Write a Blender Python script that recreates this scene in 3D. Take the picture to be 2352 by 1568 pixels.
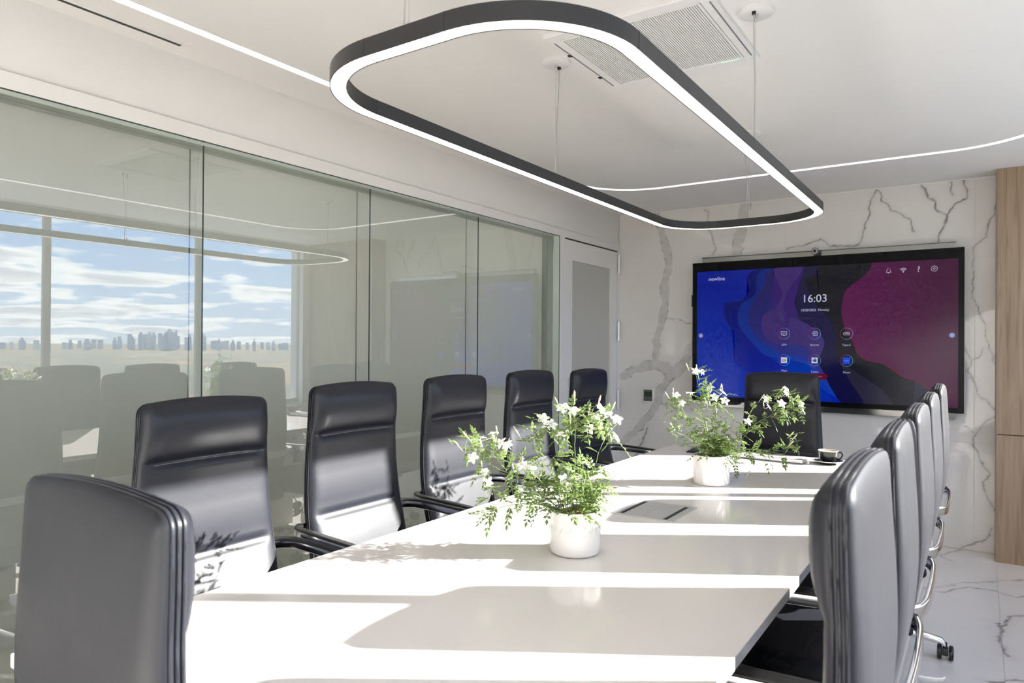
import bpy, bmesh, math, random
import numpy as np
from mathutils import Vector, Matrix

for o in list(bpy.data.objects):
    bpy.data.objects.remove(o)
sc = bpy.context.scene
COL = sc.collection
R = math.radians
PI = math.pi

# ------------------------------------------------------------------ camera
cam_d = bpy.data.cameras.new('camera')
cam_d.sensor_width = 36.0
cam_d.lens = 1595.63 * 36.0 / 2352.0
cam_d.clip_start = 0.02
cam_d.clip_end = 20000
cam_d.dof.use_dof = True
cam_d.dof.focus_distance = 2.7
cam_d.dof.aperture_fstop = 6.3
cam = bpy.data.objects.new('camera', cam_d)
COL.objects.link(cam)
yaw, pitch, roll = .592343, .004113, .006318
fw = Vector((-math.sin(yaw) * math.cos(pitch), math.cos(yaw) * math.cos(pitch), math.sin(pitch)))
rt = Vector((math.cos(yaw), math.sin(yaw), 0))
up = rt.cross(fw)
c_, s_ = math.cos(roll), math.sin(roll)
rt, up = c_ * rt + s_ * up, -s_ * rt + c_ * up
cam.matrix_world = Matrix(((rt.x, up.x, -fw.x, 0), (rt.y, up.y, -fw.y, 0), (rt.z, up.z, -fw.z, 1.30), (0, 0, 0, 1)))
sc.camera = cam

# ------------------------------------------------------------------ sky, sun, exposure
SUN_STRENGTH = 34.0
SKY_STRENGTH = .74
sc.view_settings.view_transform = 'Standard'
sc.view_settings.look = 'None'
sc.view_settings.gamma = 1.0
sc.view_settings.use_curve_mapping = False
sc.view_settings.exposure = -0.10
sc.cycles.use_denoising = True
sc.cycles.max_bounces = 8
sc.cycles.diffuse_bounces = 4
sc.cycles.glossy_bounces = 4
sc.cycles.transmission_bounces = 4
sc.cycles.transparent_max_bounces = 12
sc.cycles.caustics_reflective = False
sc.cycles.caustics_refractive = False
sc.cycles.sample_clamp_indirect = 6.0
sc.cycles.use_adaptive_sampling = True
sc.cycles.adaptive_threshold = .035
sc.cycles.adaptive_min_samples = 12
sc.cycles.time_limit = 950

sun_d = bpy.data.lights.new('sun', 'SUN')
sun_d.energy = SUN_STRENGTH
sun_d.color = (1.0, .96, .915)
sun_d.angle = R(.53)
sun = bpy.data.objects.new('sun', sun_d)
COL.objects.link(sun)
_k = .650                                             # dy / dx of the light on the table
SUN_FROM = Vector((1, _k, math.sqrt(1 + _k * _k) * .392)).normalized()
sun.rotation_euler = SUN_FROM.to_track_quat('Z', 'Y').to_euler()
sun.location = (30, 20, 15)


def ND(nt, typ, **kw):
    n = nt.nodes.new(typ)
    for k, v in kw.items():
        setattr(n, k, v)
    return n


def build_world():
    w = bpy.data.worlds.new('sky')
    sc.world = w
    w.use_nodes = True
    nt = w.node_tree
    nt.nodes.clear()
    L = nt.links.new
    out = ND(nt, 'ShaderNodeOutputWorld')
    bg = ND(nt, 'ShaderNodeBackground')
    bg.inputs[1].default_value = SKY_STRENGTH
    tc = ND(nt, 'ShaderNodeTexCoord')
    sp = ND(nt, 'ShaderNodeSeparateXYZ')
    L(tc.outputs['Generated'], sp.inputs[0])
    # clear sky by elevation
    ramp = ND(nt, 'ShaderNodeValToRGB')
    e = ramp.color_ramp.elements
    e[0].position, e[0].color = 0.0, (2.7, 3.2, 3.9, 1)
    e[1].position, e[1].color = .6, (.55, 1.2, 2.9, 1)
    m = e.new(.14)
    m.color = (1.35, 2.35, 4.1, 1)
    L(sp.outputs[2], ramp.inputs[0])
    # clouds on a flat layer seen in perspective
    zc = ND(nt, 'ShaderNodeMath', operation='MAXIMUM')
    zc.inputs[1].default_value = 0.0
    L(sp.outputs[2], zc.inputs[0])
    za = ND(nt, 'ShaderNodeMath', operation='ADD')
    za.inputs[1].default_value = .10
    L(zc.outputs[0], za.inputs[0])
    dv = ND(nt, 'ShaderNodeVectorMath', operation='DIVIDE')
    cb = ND(nt, 'ShaderNodeCombineXYZ')
    for i in range(3):
        L(za.outputs[0], cb.inputs[i])
    L(tc.outputs['Generated'], dv.inputs[0])
    L(cb.outputs[0], dv.inputs[1])
    n1 = ND(nt, 'ShaderNodeTexNoise')
    n1.inputs['Scale'].default_value = 1.25
    n1.inputs['Detail'].default_value = 10
    n1.inputs['Roughness'].default_value = .56
    n1.inputs['Distortion'].default_value = .15
    L(dv.outputs[0], n1.inputs['Vector'])
    cr = ND(nt, 'ShaderNodeValToRGB')
    e = cr.color_ramp.elements
    e[0].position, e[0].color = .475, (0, 0, 0, 1)
    e[1].position, e[1].color = .545, (1, 1, 1, 1)
    L(n1.outputs['Fac'], cr.inputs[0])
    # cloud body: bright rims, greyer cores
    cc = ND(nt, 'ShaderNodeValToRGB')
    e = cc.color_ramp.elements
    e[0].position, e[0].color = .50, (6.0, 6.0, 5.9, 1)
    e[1].position, e[1].color = .62, (2.9, 3.15, 3.7, 1)
    L(n1.outputs['Fac'], cc.inputs[0])
    mx = ND(nt, 'ShaderNodeMixRGB')
    L(cr.outputs[0], mx.inputs[0])
    L(ramp.outputs[0], mx.inputs[1])
    L(cc.outputs[0], mx.inputs[2])
    L(mx.outputs[0], bg.inputs[0])
    L(bg.outputs[0], out.inputs[0])


build_world()


# ------------------------------------------------------------------ materials
def principled(name):
    m = bpy.data.materials.new(name)
    m.use_nodes = True
    nt = m.node_tree
    b = nt.nodes['Principled BSDF']
    return m, nt, b


def mat(name, col, rough=.5, metal=0.0, spec=.5, var=0.0, vscale=8.0, bump=0.0, bscale=200.0, coat=0.0, stretch=None, dist=.001):
    m, nt, b = principled(name)
    L = nt.links.new
    b.inputs['Base Color'].default_value = (*col, 1)
    b.inputs['Roughness'].default_value = rough
    b.inputs['Metallic'].default_value = metal
    b.inputs['Specular IOR Level'].default_value = spec
    b.inputs['Coat Weight'].default_value = coat
    tc = ND(nt, 'ShaderNodeTexCoord')
    mp = ND(nt, 'ShaderNodeMapping')
    if stretch:
        mp.inputs['Scale'].default_value = stretch
    L(tc.outputs['Object'], mp.inputs[0])
    n = ND(nt, 'ShaderNodeTexNoise')
    n.inputs['Scale'].default_value = vscale
    n.inputs['Detail'].default_value = 4
    L(mp.outputs[0], n.inputs['Vector'])
    mr = ND(nt, 'ShaderNodeMapRange')
    mr.inputs[3].default_value = 1 - var
    mr.inputs[4].default_value = 1 + var
    L(n.outputs['Fac'], mr.inputs[0])
    mul = ND(nt, 'ShaderNodeMixRGB', blend_type='MULTIPLY')
    mul.inputs[0].default_value = 1
    mul.inputs[1].default_value = (*col, 1)
    L(mr.outputs[0], mul.inputs[2])
    L(mul.outputs[0], b.inputs['Base Color'])
    if bump:
        n2 = ND(nt, 'ShaderNodeTexNoise')
        n2.inputs['Scale'].default_value = bscale
        n2.inputs['Detail'].default_value = 3
        L(mp.outputs[0], n2.inputs['Vector'])
        bp = ND(nt, 'ShaderNodeBump')
        bp.inputs['Strength'].default_value = bump
        bp.inputs['Distance'].default_value = dist
        L(n2.outputs['Fac'], bp.inputs['Height'])
        L(bp.outputs[0], b.inputs['Normal'])
    return m


def emit(name, col, strength, base=(.8, .8, .8)):
    m, nt, b = principled(name)
    b.inputs['Base Color'].default_value = (*base, 1)
    b.inputs['Emission Color'].default_value = (*col, 1)
    b.inputs['Emission Strength'].default_value = strength
    b.inputs['Roughness'].default_value = .4
    return m


def glass_thin(name, tint, ior, extra=0.0):
    """A thin pane: lets light straight through and mirrors by Fresnel."""
    m = bpy.data.materials.new(name)
    m.use_nodes = True
    nt = m.node_tree
    nt.nodes.clear()
    L = nt.links.new
    out = ND(nt, 'ShaderNodeOutputMaterial')
    tr = ND(nt, 'ShaderNodeBsdfTransparent')
    tr.inputs[0].default_value = (*tint, 1)
    gl = ND(nt, 'ShaderNodeBsdfGlossy')
    gl.inputs['Roughness'].default_value = 0.0
    gl.inputs['Color'].default_value = (1, 1, 1, 1)
    fr = ND(nt, 'ShaderNodeFresnel')
    fr.inputs[0].default_value = ior
    ad = ND(nt, 'ShaderNodeMath', operation='ADD', use_clamp=True)
    ad.inputs[1].default_value = extra
    L(fr.outputs[0], ad.inputs[0])
    mx = ND(nt, 'ShaderNodeMixShader')
    L(ad.outputs[0], mx.inputs[0])
    L(tr.outputs[0], mx.inputs[1])
    L(gl.outputs[0], mx.inputs[2])
    L(mx.outputs[0], out.inputs[0])
    return m


def marble(name, base, rough, dark=(.10, .09, .08), soft=.05, sscale=1.3):
    m, nt, b = principled(name)
    L = nt.links.new
    at = ND(nt, 'ShaderNodeAttribute')
    at.attribute_name = 'vein'
    tc = ND(nt, 'ShaderNodeTexCoord')
    n = ND(nt, 'ShaderNodeTexNoise')
    n.inputs['Scale'].default_value = sscale
    n.inputs['Detail'].default_value = 6
    n.inputs['Distortion'].default_value = 1.2
    L(tc.outputs['Object'], n.inputs['Vector'])
    r = ND(nt, 'ShaderNodeMapRange')
    r.inputs[1].default_value, r.inputs[2].default_value = .35, .7
    r.inputs[3].default_value, r.inputs[4].default_value = 1.0, 1.0 - soft
    L(n.outputs['Fac'], r.inputs[0])
    mul = ND(nt, 'ShaderNodeMixRGB', blend_type='MULTIPLY')
    mul.inputs[0].default_value = 1
    mul.inputs[1].default_value = (*base, 1)
    L(r.outputs[0], mul.inputs[2])
    mx = ND(nt, 'ShaderNodeMixRGB')
    mx.inputs[2].default_value = (*dark, 1)
    L(at.outputs['Fac'], mx.inputs[0])
    L(mul.outputs[0], mx.inputs[1])
    L(mx.outputs[0], b.inputs['Base Color'])
    b.inputs['Roughness'].default_value = rough
    b.inputs['Specular IOR Level'].default_value = .5
    return m


def wood(name):
    m, nt, b = principled(name)
    L = nt.links.new
    tc = ND(nt, 'ShaderNodeTexCoord')
    mp = ND(nt, 'ShaderNodeMapping')
    mp.inputs['Scale'].default_value = (14, 14, .7)
    L(tc.outputs['Object'], mp.inputs[0])
    n = ND(nt, 'ShaderNodeTexNoise')
    n.inputs['Scale'].default_value = 2.2
    n.inputs['Detail'].default_value = 8
    n.inputs['Distortion'].default_value = .9
    L(mp.outputs[0], n.inputs['Vector'])
    mp2 = ND(nt, 'ShaderNodeMapping')
    mp2.inputs['Scale'].default_value = (120, 120, 2.5)
    L(tc.outputs['Object'], mp2.inputs[0])
    n2 = ND(nt, 'ShaderNodeTexNoise')
    n2.inputs['Scale'].default_value = 2.0
    n2.inputs['Detail'].default_value = 5
    L(mp2.outputs[0], n2.inputs['Vector'])
    ad = ND(nt, 'ShaderNodeMath', operation='MULTIPLY_ADD')
    ad.inputs[1].default_value = .45
    L(n2.outputs['Fac'], ad.inputs[0])
    L(n.outputs['Fac'], ad.inputs[2])
    cr = ND(nt, 'ShaderNodeValToRGB')
    e = cr.color_ramp.elements
    e[0].position, e[0].color = .50, (.215, .138, .083, 1)
    e[1].position, e[1].color = .95, (.40, .285, .188, 1)
    x = e.new(.70)
    x.color = (.32, .222, .143, 1)
    L(ad.outputs[0], cr.inputs[0])
    L(cr.outputs[0], b.inputs['Base Color'])
    b.inputs['Roughness'].default_value = .45
    return m


def leather_mat():
    m, nt, b = principled('black_leather')
    L = nt.links.new
    b.inputs['Base Color'].default_value = (.0095, .0108, .0170, 1)
    b.inputs['Roughness'].default_value = .44
    b.inputs['Specular IOR Level'].default_value = .26
    b.inputs['Coat Weight'].default_value = .34
    b.inputs['Coat Roughness'].default_value = .26
    tc = ND(nt, 'ShaderNodeTexCoord')
    v = ND(nt, 'ShaderNodeTexVoronoi')
    v.inputs['Scale'].default_value = 420
    L(tc.outputs['Object'], v.inputs['Vector'])
    n = ND(nt, 'ShaderNodeTexNoise')
    n.inputs['Scale'].default_value = 14
    n.inputs['Detail'].default_value = 5
    L(tc.outputs['Object'], n.inputs['Vector'])
    ad = ND(nt, 'ShaderNodeMath', operation='MULTIPLY_ADD')
    ad.inputs[1].default_value = .12
    L(v.outputs['Distance'], ad.inputs[0])
    L(n.outputs['Fac'], ad.inputs[2])
    bp = ND(nt, 'ShaderNodeBump')
    bp.inputs['Strength'].default_value = .16
    bp.inputs['Distance'].default_value = .004
    L(ad.outputs[0], bp.inputs['Height'])
    L(bp.outputs[0], b.inputs['Normal'])
    mr = ND(nt, 'ShaderNodeMapRange')
    mr.inputs[3].default_value, mr.inputs[4].default_value = .50, .58
    L(n.outputs['Fac'], mr.inputs[0])
    L(mr.outputs[0], b.inputs['Roughness'])
    return m


def leaf_mat(name, c1, c2, trans):
    m = bpy.data.materials.new(name)
    m.use_nodes = True
    nt = m.node_tree
    nt.nodes.clear()
    L = nt.links.new
    out = ND(nt, 'ShaderNodeOutputMaterial')
    tc = ND(nt, 'ShaderNodeTexCoord')
    n = ND(nt, 'ShaderNodeTexNoise')
    n.inputs['Scale'].default_value = 35
    L(tc.outputs['Object'], n.inputs['Vector'])
    mx = ND(nt, 'ShaderNodeMixRGB')
    mx.inputs[1].default_value = (*c1, 1)
    mx.inputs[2].default_value = (*c2, 1)
    L(n.outputs['Fac'], mx.inputs[0])
    p = ND(nt, 'ShaderNodeBsdfPrincipled')
    p.inputs['Roughness'].default_value = .42
    L(mx.outputs[0], p.inputs['Base Color'])
    t = ND(nt, 'ShaderNodeBsdfTranslucent')
    L(mx.outputs[0], t.inputs[0])
    ms = ND(nt, 'ShaderNodeMixShader')
    ms.inputs[0].default_value = trans
    L(p.outputs[0], ms.inputs[1])
    L(t.outputs[0], ms.inputs[2])
    L(ms.outputs[0], out.inputs[0])
    return m


def film(name, col, trans):
    m, nt, b = principled(name)
    L = nt.links.new
    tc = ND(nt, 'ShaderNodeTexCoord')
    n = ND(nt, 'ShaderNodeTexNoise')
    n.inputs['Scale'].default_value = 1.2
    L(tc.outputs['Object'], n.inputs['Vector'])
    mr = ND(nt, 'ShaderNodeMapRange')
    mr.inputs[3].default_value, mr.inputs[4].default_value = .985, 1.015
    L(n.outputs['Fac'], mr.inputs[0])
    mul = ND(nt, 'ShaderNodeMixRGB', blend_type='MULTIPLY')
    mul.inputs[0].default_value = 1
    mul.inputs[1].default_value = (*col, 1)
    L(mr.outputs[0], mul.inputs[2])
    L(mul.outputs[0], b.inputs['Base Color'])
    b.inputs['Roughness'].default_value = .3
    b.inputs['Specular IOR Level'].default_value = .35
    t = ND(nt, 'ShaderNodeBsdfTranslucent')
    L(mul.outputs[0], t.inputs[0])
    ms = ND(nt, 'ShaderNodeMixShader')
    ms.inputs[0].default_value = trans
    L(b.outputs[0], ms.inputs[1])
    L(t.outputs[0], ms.inputs[2])
    out = nt.nodes['Material Output']
    L(ms.outputs[0], out.inputs[0])
    return m


M = {
    'ceiling': mat('white_ceiling_paint', (.81, .79, .77), .75, var=.01, bump=.05, bscale=300),
    'wall': mat('white_wall_paint', (.80, .793, .783), .65, var=.01, bump=.05, bscale=300),
    'frame': mat('satin_white_frame', (.80, .79, .775), .42, var=.01),
    'reveal': mat('pale_green_reveal', (.66, .72, .66), .35, var=.02),
    'gap': mat('dark_gap', (.02, .025, .022), .6),
    'frost': film('frosted_green_grey_film', (.77, .785, .745), .4),
    'glass': glass_thin('partition_glass', (.955, .968, .952), 1.66, .14),
    'winglass': glass_thin('window_glass', (.97, .985, .975), 1.45),
    'glassedge': mat('dark_glass_edge', (.03, .06, .05), .2),
    'joint2': mat('grey_brown_seal', (.16, .16, .14), .4),
    'doorglass': mat('frosted_door_glass', (.50, .495, .455), .12, spec=.5, var=.02),
    'mullion': mat('grey_window_metal', (.40, .42, .41), .45, var=.02),
    'grout': mat('pale_grout', (.62, .60, .57), .8),
    'marble': marble('veined_marble_wall', (.80, .765, .73), .035, soft=.06),
    'floor': marble('veined_marble_floor', (.82, .765, .72), .05, soft=.07, sscale=1.8),
    'wood': wood('light_oak'),
    'quartz': mat('white_quartz', (.86, .81, .782), .13, var=.012, vscale=2.5),
    'leather': leather_mat(),
    'seam': mat('dark_seam', (.01, .01, .011), .5),
    'thread': mat('grey_thread', (.22, .22, .24), .6),
    'chrome': mat('polished_aluminium', (.80, .81, .83), .13, 1.0, var=.02),
    'plastic': mat('black_plastic', (.013, .013, .014), .35, var=.05),
    'pad': mat('black_arm_pad', (.016, .015, .015), .42, bump=.15, bscale=900),
    'lampblack': mat('satin_black_lamp', (.018, .018, .020), .38, var=.04),
    'led': emit('warm_led_diffuser', (1.0, .90, .80), 2.6),
    'strip': emit('white_led_strip', (1.0, .965, .92), 2.2),
    'added_fill': emit('added_corridor_fill', (1.0, .97, .94), 20.0),  # unseen glow, added behind the partition to lift the frosted film
    'white_plastic': mat('white_plastic', (.80, .79, .78), .4, var=.01),
    'grille': mat('white_grille', (.74, .73, .72), .5),
    'steel': mat('nickel', (.62, .60, .56), .25, 1.0),
    'cord': mat('clear_cord', (.45, .45, .44), .35),
    'tvblack': mat('black_bezel', (.005, .005, .0055), .22, spec=.12, var=.05),
    'mount': mat('brushed_mount_steel', (.30, .31, .30), .12, .85, var=.1, vscale=3),
    'ceramic': mat('white_ceramic', (.82, .80, .785), .16, var=.01),
    'ceramic_matte': mat('white_bisque', (.82, .80, .79), .32, var=.01),
    'liner': mat('grey_blue_liner', (.30, .34, .38), .35),
    'soil': mat('brown_gravel_soil', (.22, .14, .09), .9, var=.75, vscale=220, bump=.9, bscale=260, dist=.004),
    'leaf': leaf_mat('jasmine_leaf', (.085, .155, .03), (.24, .31, .11), .38),
    'stem': mat('green_stem', (.20, .28, .08), .5, var=.2, vscale=40),
    'petal': leaf_mat('white_petal', (.86, .86, .82), (.92, .91, .88), .4),
    'bud': leaf_mat('pale_bud', (.62, .66, .36), (.80, .72, .60), .3),
    'cupblack': mat('black_glaze', (.018, .02, .02), .16, var=.3, vscale=25),
    'cupwhite': mat('white_glaze', (.80, .78, .74), .18),
    'coffee': mat('milky_coffee', (.52, .34, .20), .35, var=.25, vscale=60),
    'silver': mat('silver_aluminium', (.72, .72, .73), .32, .6, var=.02),
    'keycap': mat('white_keycap', (.78, .78, .79), .4),
    'desk_pad': mat('black_desk_pad', (.012, .012, .013), .4, bump=.1, bscale=400),
    'brush': mat('dark_brush', (.03, .028, .03), .8),
    'lcd': mat('green_lcd', (.035, .06, .035), .2),
    'lcdink': mat('lcd_ink', (.008, .01, .008), .4),
    'greyface': mat('grey_face', (.10, .10, .105), .4),
    'greenled': emit('green_led', (.25, 1.0, .45), 1.0),
    'lens': mat('lens_glass', (.01, .01, .012), .05),
    'ring': mat('grey_ring', (.30, .30, .31), .3, .6),
}


# ------------------------------------------------------------------ mesh helpers
def tag(o, label=None, cat=None, group=None, kind=None):
    if label:
        o['label'] = label
    if cat:
        o['category'] = cat
    if group:
        o['group'] = group
    if kind:
        o['kind'] = kind
    return o


def empty(name, loc=(0, 0, 0), rz=0.0):
    o = bpy.data.objects.new(name, None)
    o.location = loc
    o.rotation_euler = (0, 0, rz)
    o.empty_display_size = .1
    COL.objects.link(o)
    return o


def to_mesh(name, bm, m, smooth=None):
    me = bpy.data.meshes.new(name)
    bmesh.ops.recalc_face_normals(bm, faces=bm.faces[:])
    bm.to_mesh(me)
    bm.free()
    if m is not None:
        me.materials.append(m)
    if smooth is not None:
        me.shade_smooth()
        me.set_sharp_from_angle(angle=R(smooth))
    return me


def link(name, me, parent=None, loc=None):
    o = bpy.data.objects.new(name, me)
    COL.objects.link(o)
    if parent is not None:
        o.parent = parent
    if loc is not None:
        o.location = loc
    return o


def obj(name, bm, m, parent=None, smooth=None, loc=None):
    return link(name, to_mesh(name, bm, m, smooth), parent, loc)


def box(bm, x0, x1, y0, y1, z0, z1, bev=0.0, seg=2):
    r = bmesh.ops.create_cube(bm, size=1.0)
    vs = r['verts']
    for v in vs:
        v.co = Vector(((x0 + x1) / 2 + v.co.x * (x1 - x0), (y0 + y1) / 2 + v.co.y * (y1 - y0), (z0 + z1) / 2 + v.co.z * (z1 - z0)))
    if bev > 0:
        es = list({e for v in vs for e in v.link_edges})
        bmesh.ops.bevel(bm, geom=es, offset=bev, segments=seg, affect='EDGES', profile=.5)
    return bm


def nbox(*a, **k):
    return box(bmesh.new(), *a, **k)


def cyl(bm, p0, p1, r0, r1=None, seg=16, caps=True):
    p0, p1 = Vector(p0), Vector(p1)
    r1 = r0 if r1 is None else r1
    d = (p1 - p0).normalized()
    a = d.orthogonal().normalized()
    b = d.cross(a)
    A = [bm.verts.new(p0 + r0 * (math.cos(2 * PI * i / seg) * a + math.sin(2 * PI * i / seg) * b)) for i in range(seg)]
    B = [bm.verts.new(p1 + r1 * (math.cos(2 * PI * i / seg) * a + math.sin(2 * PI * i / seg) * b)) for i in range(seg)]
    for i in range(seg):
        j = (i + 1) % seg
        bm.faces.new((A[i], A[j], B[j], B[i]))
    if caps:
        bm.faces.new(A[::-1])
        bm.faces.new(B)
    return bm


def lathe(bm, prof, seg=32, c=(0, 0), rfun=None, caps=True):
    rows = []
    for k, (r, z) in enumerate(prof):
        row = []
        for i in range(seg):
            t = 2 * PI * i / seg
            rr = rfun(r, z, t, k) if rfun else r
            row.append(bm.verts.new((c[0] + rr * math.cos(t), c[1] + rr * math.sin(t), z)))
        rows.append(row)
    for a, b in zip(rows[:-1], rows[1:]):
        for i in range(seg):
            j = (i + 1) % seg
            bm.faces.new((a[i], a[j], b[j], b[i]))
    if caps and prof[0][0] > 1e-5:
        bm.faces.new(rows[0][::-1])
    if caps and prof[-1][0] > 1e-5:
        bm.faces.new(rows[-1])
    return bm


def sweep(bm, path, prof, closed=False, upv=(0, 0, 1), caps=True, scale=None):
    """prof: (side, up) points round the path; side = tangent x up."""
    n = len(path)
    upv = Vector(upv)
    P = [Vector(p) for p in path]
    rings = []
    for i in range(n):
        if closed:
            t = P[(i + 1) % n] - P[i - 1]
        else:
            t = P[min(i + 1, n - 1)] - P[max(i - 1, 0)]
        t.normalize()
        s = t.cross(upv)
        if s.length < 1e-4:
            s = t.cross(Vector((1, 0, 0)))
        s.normalize()
        u = s.cross(t)
        k = scale[i] if scale else 1.0
        rings.append([bm.verts.new(P[i] + s * a * k + u * b * k) for a, b in prof])
    m = len(prof)
    pairs = list(zip(rings, rings[1:] + ([rings[0]] if closed else [])))
    if not closed:
        pairs = list(zip(rings[:-1], rings[1:]))
    for A, B in pairs:
        for i in range(m):
            j = (i + 1) % m
            bm.faces.new((A[i], A[j], B[j], B[i]))
    if not closed and caps:
        bm.faces.new(rings[0][::-1])
        bm.faces.new(rings[-1])
    return bm


def circle_prof(r, n=8):
    return [(r * math.cos(2 * PI * i / n), r * math.sin(2 * PI * i / n)) for i in range(n)]


def rrect_prof(w, h, r, n=3):
    o = []
    for cx, cy, a0 in ((w / 2 - r, h / 2 - r, 0), (-w / 2 + r, h / 2 - r, 90), (-w / 2 + r, -h / 2 + r, 180), (w / 2 - r, -h / 2 + r, 270)):
        for k in range(n + 1):
            a = R(a0 + 90 * k / n)
            o.append((cx + r * math.cos(a), cy + r * math.sin(a)))
    return o


def rr_path(x0, x1, y0, y1, r, n=14, z=0.0):
    o = []
    for cx, cy, a0 in ((x1 - r, y1 - r, 0), (x0 + r, y1 - r, 90), (x0 + r, y0 + r, 180), (x1 - r, y0 + r, 270)):
        for k in range(n + 1):
            a = R(a0 + 90 * k / n)
            o.append((cx + r * math.cos(a), cy + r * math.sin(a), z))
    return o


def catmull(P, n=8, closed=False):
    P = [Vector(p) for p in P]
    out = []
    N = len(P)
    rng = N if closed else N - 1
    for i in range(rng):
        p0 = P[(i - 1) % N] if (closed or i > 0) else P[0] * 2 - P[1]
        p1, p2 = P[i], P[(i + 1) % N]
        p3 = P[(i + 2) % N] if (closed or i + 2 < N) else P[-1] * 2 - P[-2]
        for k in range(n):
            t = k / n
            out.append(.5 * ((2 * p1) + (p2 - p0) * t + (2 * p0 - 5 * p1 + 4 * p2 - p3) * t * t + (-p0 + 3 * p1 - 3 * p2 + p3) * t ** 3))
    if not closed:
        out.append(P[-1].copy())
    return out


def np_mesh(name, verts, quads, m, smooth=True):
    me = bpy.data.meshes.new(name)
    nv, nf = len(verts), len(quads)
    me.vertices.add(nv)
    me.vertices.foreach_set('co', np.asarray(verts, np.float32).ravel())
    me.loops.add(nf * 4)
    me.loops.foreach_set('vertex_index', np.asarray(quads, np.int32).ravel())
    me.polygons.add(nf)
    me.polygons.foreach_set('loop_start', np.arange(nf, dtype=np.int32) * 4)
    me.update(calc_edges=True)
    if smooth:
        me.shade_smooth()
    if m:
        me.materials.append(m)
    return me


def grid_quads(nu, nv):
    i = np.arange(nu - 1)[:, None] * nv + np.arange(nv - 1)[None, :]
    return np.stack([i, i + nv, i + nv + 1, i + 1], -1).reshape(-1, 4)


def vnoise(x, y, seed=0):
    xi, yi = np.floor(x).astype(np.int64), np.floor(y).astype(np.int64)
    fx, fy = x - xi, y - yi
    fx, fy = fx * fx * (3 - 2 * fx), fy * fy * (3 - 2 * fy)

    def h(a, b):
        n = (a * 374761393 + b * 668265263 + seed * 974711) & 0xffffffff
        n = ((n ^ (n >> 13)) * 1274126177) & 0xffffffff
        return ((n ^ (n >> 16)) & 0xffff) / 65535.0
    return (h(xi, yi) * (1 - fx) + h(xi + 1, yi) * fx) * (1 - fy) + (h(xi, yi + 1) * (1 - fx) + h(xi + 1, yi + 1) * fx) * fy


def fbm(x, y, seed=0, oct=4):
    v, a, s = 0, .5, 0
    for k in range(oct):
        v = v + a * vnoise(x * 2 ** k, y * 2 ** k, seed + k * 17)
        s += a
        a *= .5
    return v / s


def vein_field(U, V, veins, seed):
    wu = U + (fbm(U * 14, V * 14, seed) - .5) * .045 + (fbm(U * 32, V * 32, seed + 5) - .5) * .014
    wv = V + (fbm(U * 14, V * 14, seed + 9) - .5) * .045 + (fbm(U * 32, V * 32, seed + 7) - .5) * .014
    n1 = fbm(U * 30, V * 30, seed + 21)
    n2 = fbm(U * 9, V * 9, seed + 33)
    out = np.zeros_like(U)
    lo_u, hi_u, lo_v, hi_v = U.min() - .1, U.max() + .1, V.min() - .1, V.max() + .1
    for pts, w in veins:
        d = np.full(U.shape, 9.0)
        for (ax, ay), (bx, by) in zip(pts[:-1], pts[1:]):
            if max(ax, bx) < lo_u or min(ax, bx) > hi_u or max(ay, by) < lo_v or min(ay, by) > hi_v:
                continue
            ex, ey = bx - ax, by - ay
            t = np.clip(((wu - ax) * ex + (wv - ay) * ey) / (ex * ex + ey * ey + 1e-9), 0, 1)
            d = np.minimum(d, np.hypot(wu - ax - t * ex, wv - ay - t * ey))
        if w > .012:
            body = np.clip((w * .5 * (.6 + .9 * n2) - d) / .004, 0, 1) * (.10 + .24 * n1)
            rim = np.exp(-((d - w * .5 * (.6 + .9 * n2)) / .0035) ** 2) * np.clip(n1 * 2.4 - .75, 0, 1) * .75
            val = np.maximum(body, rim)
        else:
            val = np.exp(-(d / (w * .62)) ** 2) * np.clip(.15 + 1.0 * n1, 0, .8) + np.exp(-(d / (w * 3)) ** 2) * .10
        out = np.maximum(out, val)
    return out


def marble_tile(name, u0, u1, v0, v1, to3d, veins, m, res, seed, parent):
    nu, nv = max(2, int((u1 - u0) / res) + 1), max(2, int((v1 - v0) / res) + 1)
    U, V = np.meshgrid(np.linspace(u0, u1, nu), np.linspace(v0, v1, nv), indexing='ij')
    val = vein_field(U, V, veins, seed) if veins else np.zeros_like(U)
    P = to3d(U.ravel(), V.ravel())
    me = np_mesh(name, P, grid_quads(nu, nv), m)
    at = me.attributes.new('vein', 'FLOAT', 'POINT')
    at.data.foreach_set('value', val.ravel().astype(np.float32))
    return link(name, me, parent)

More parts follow.
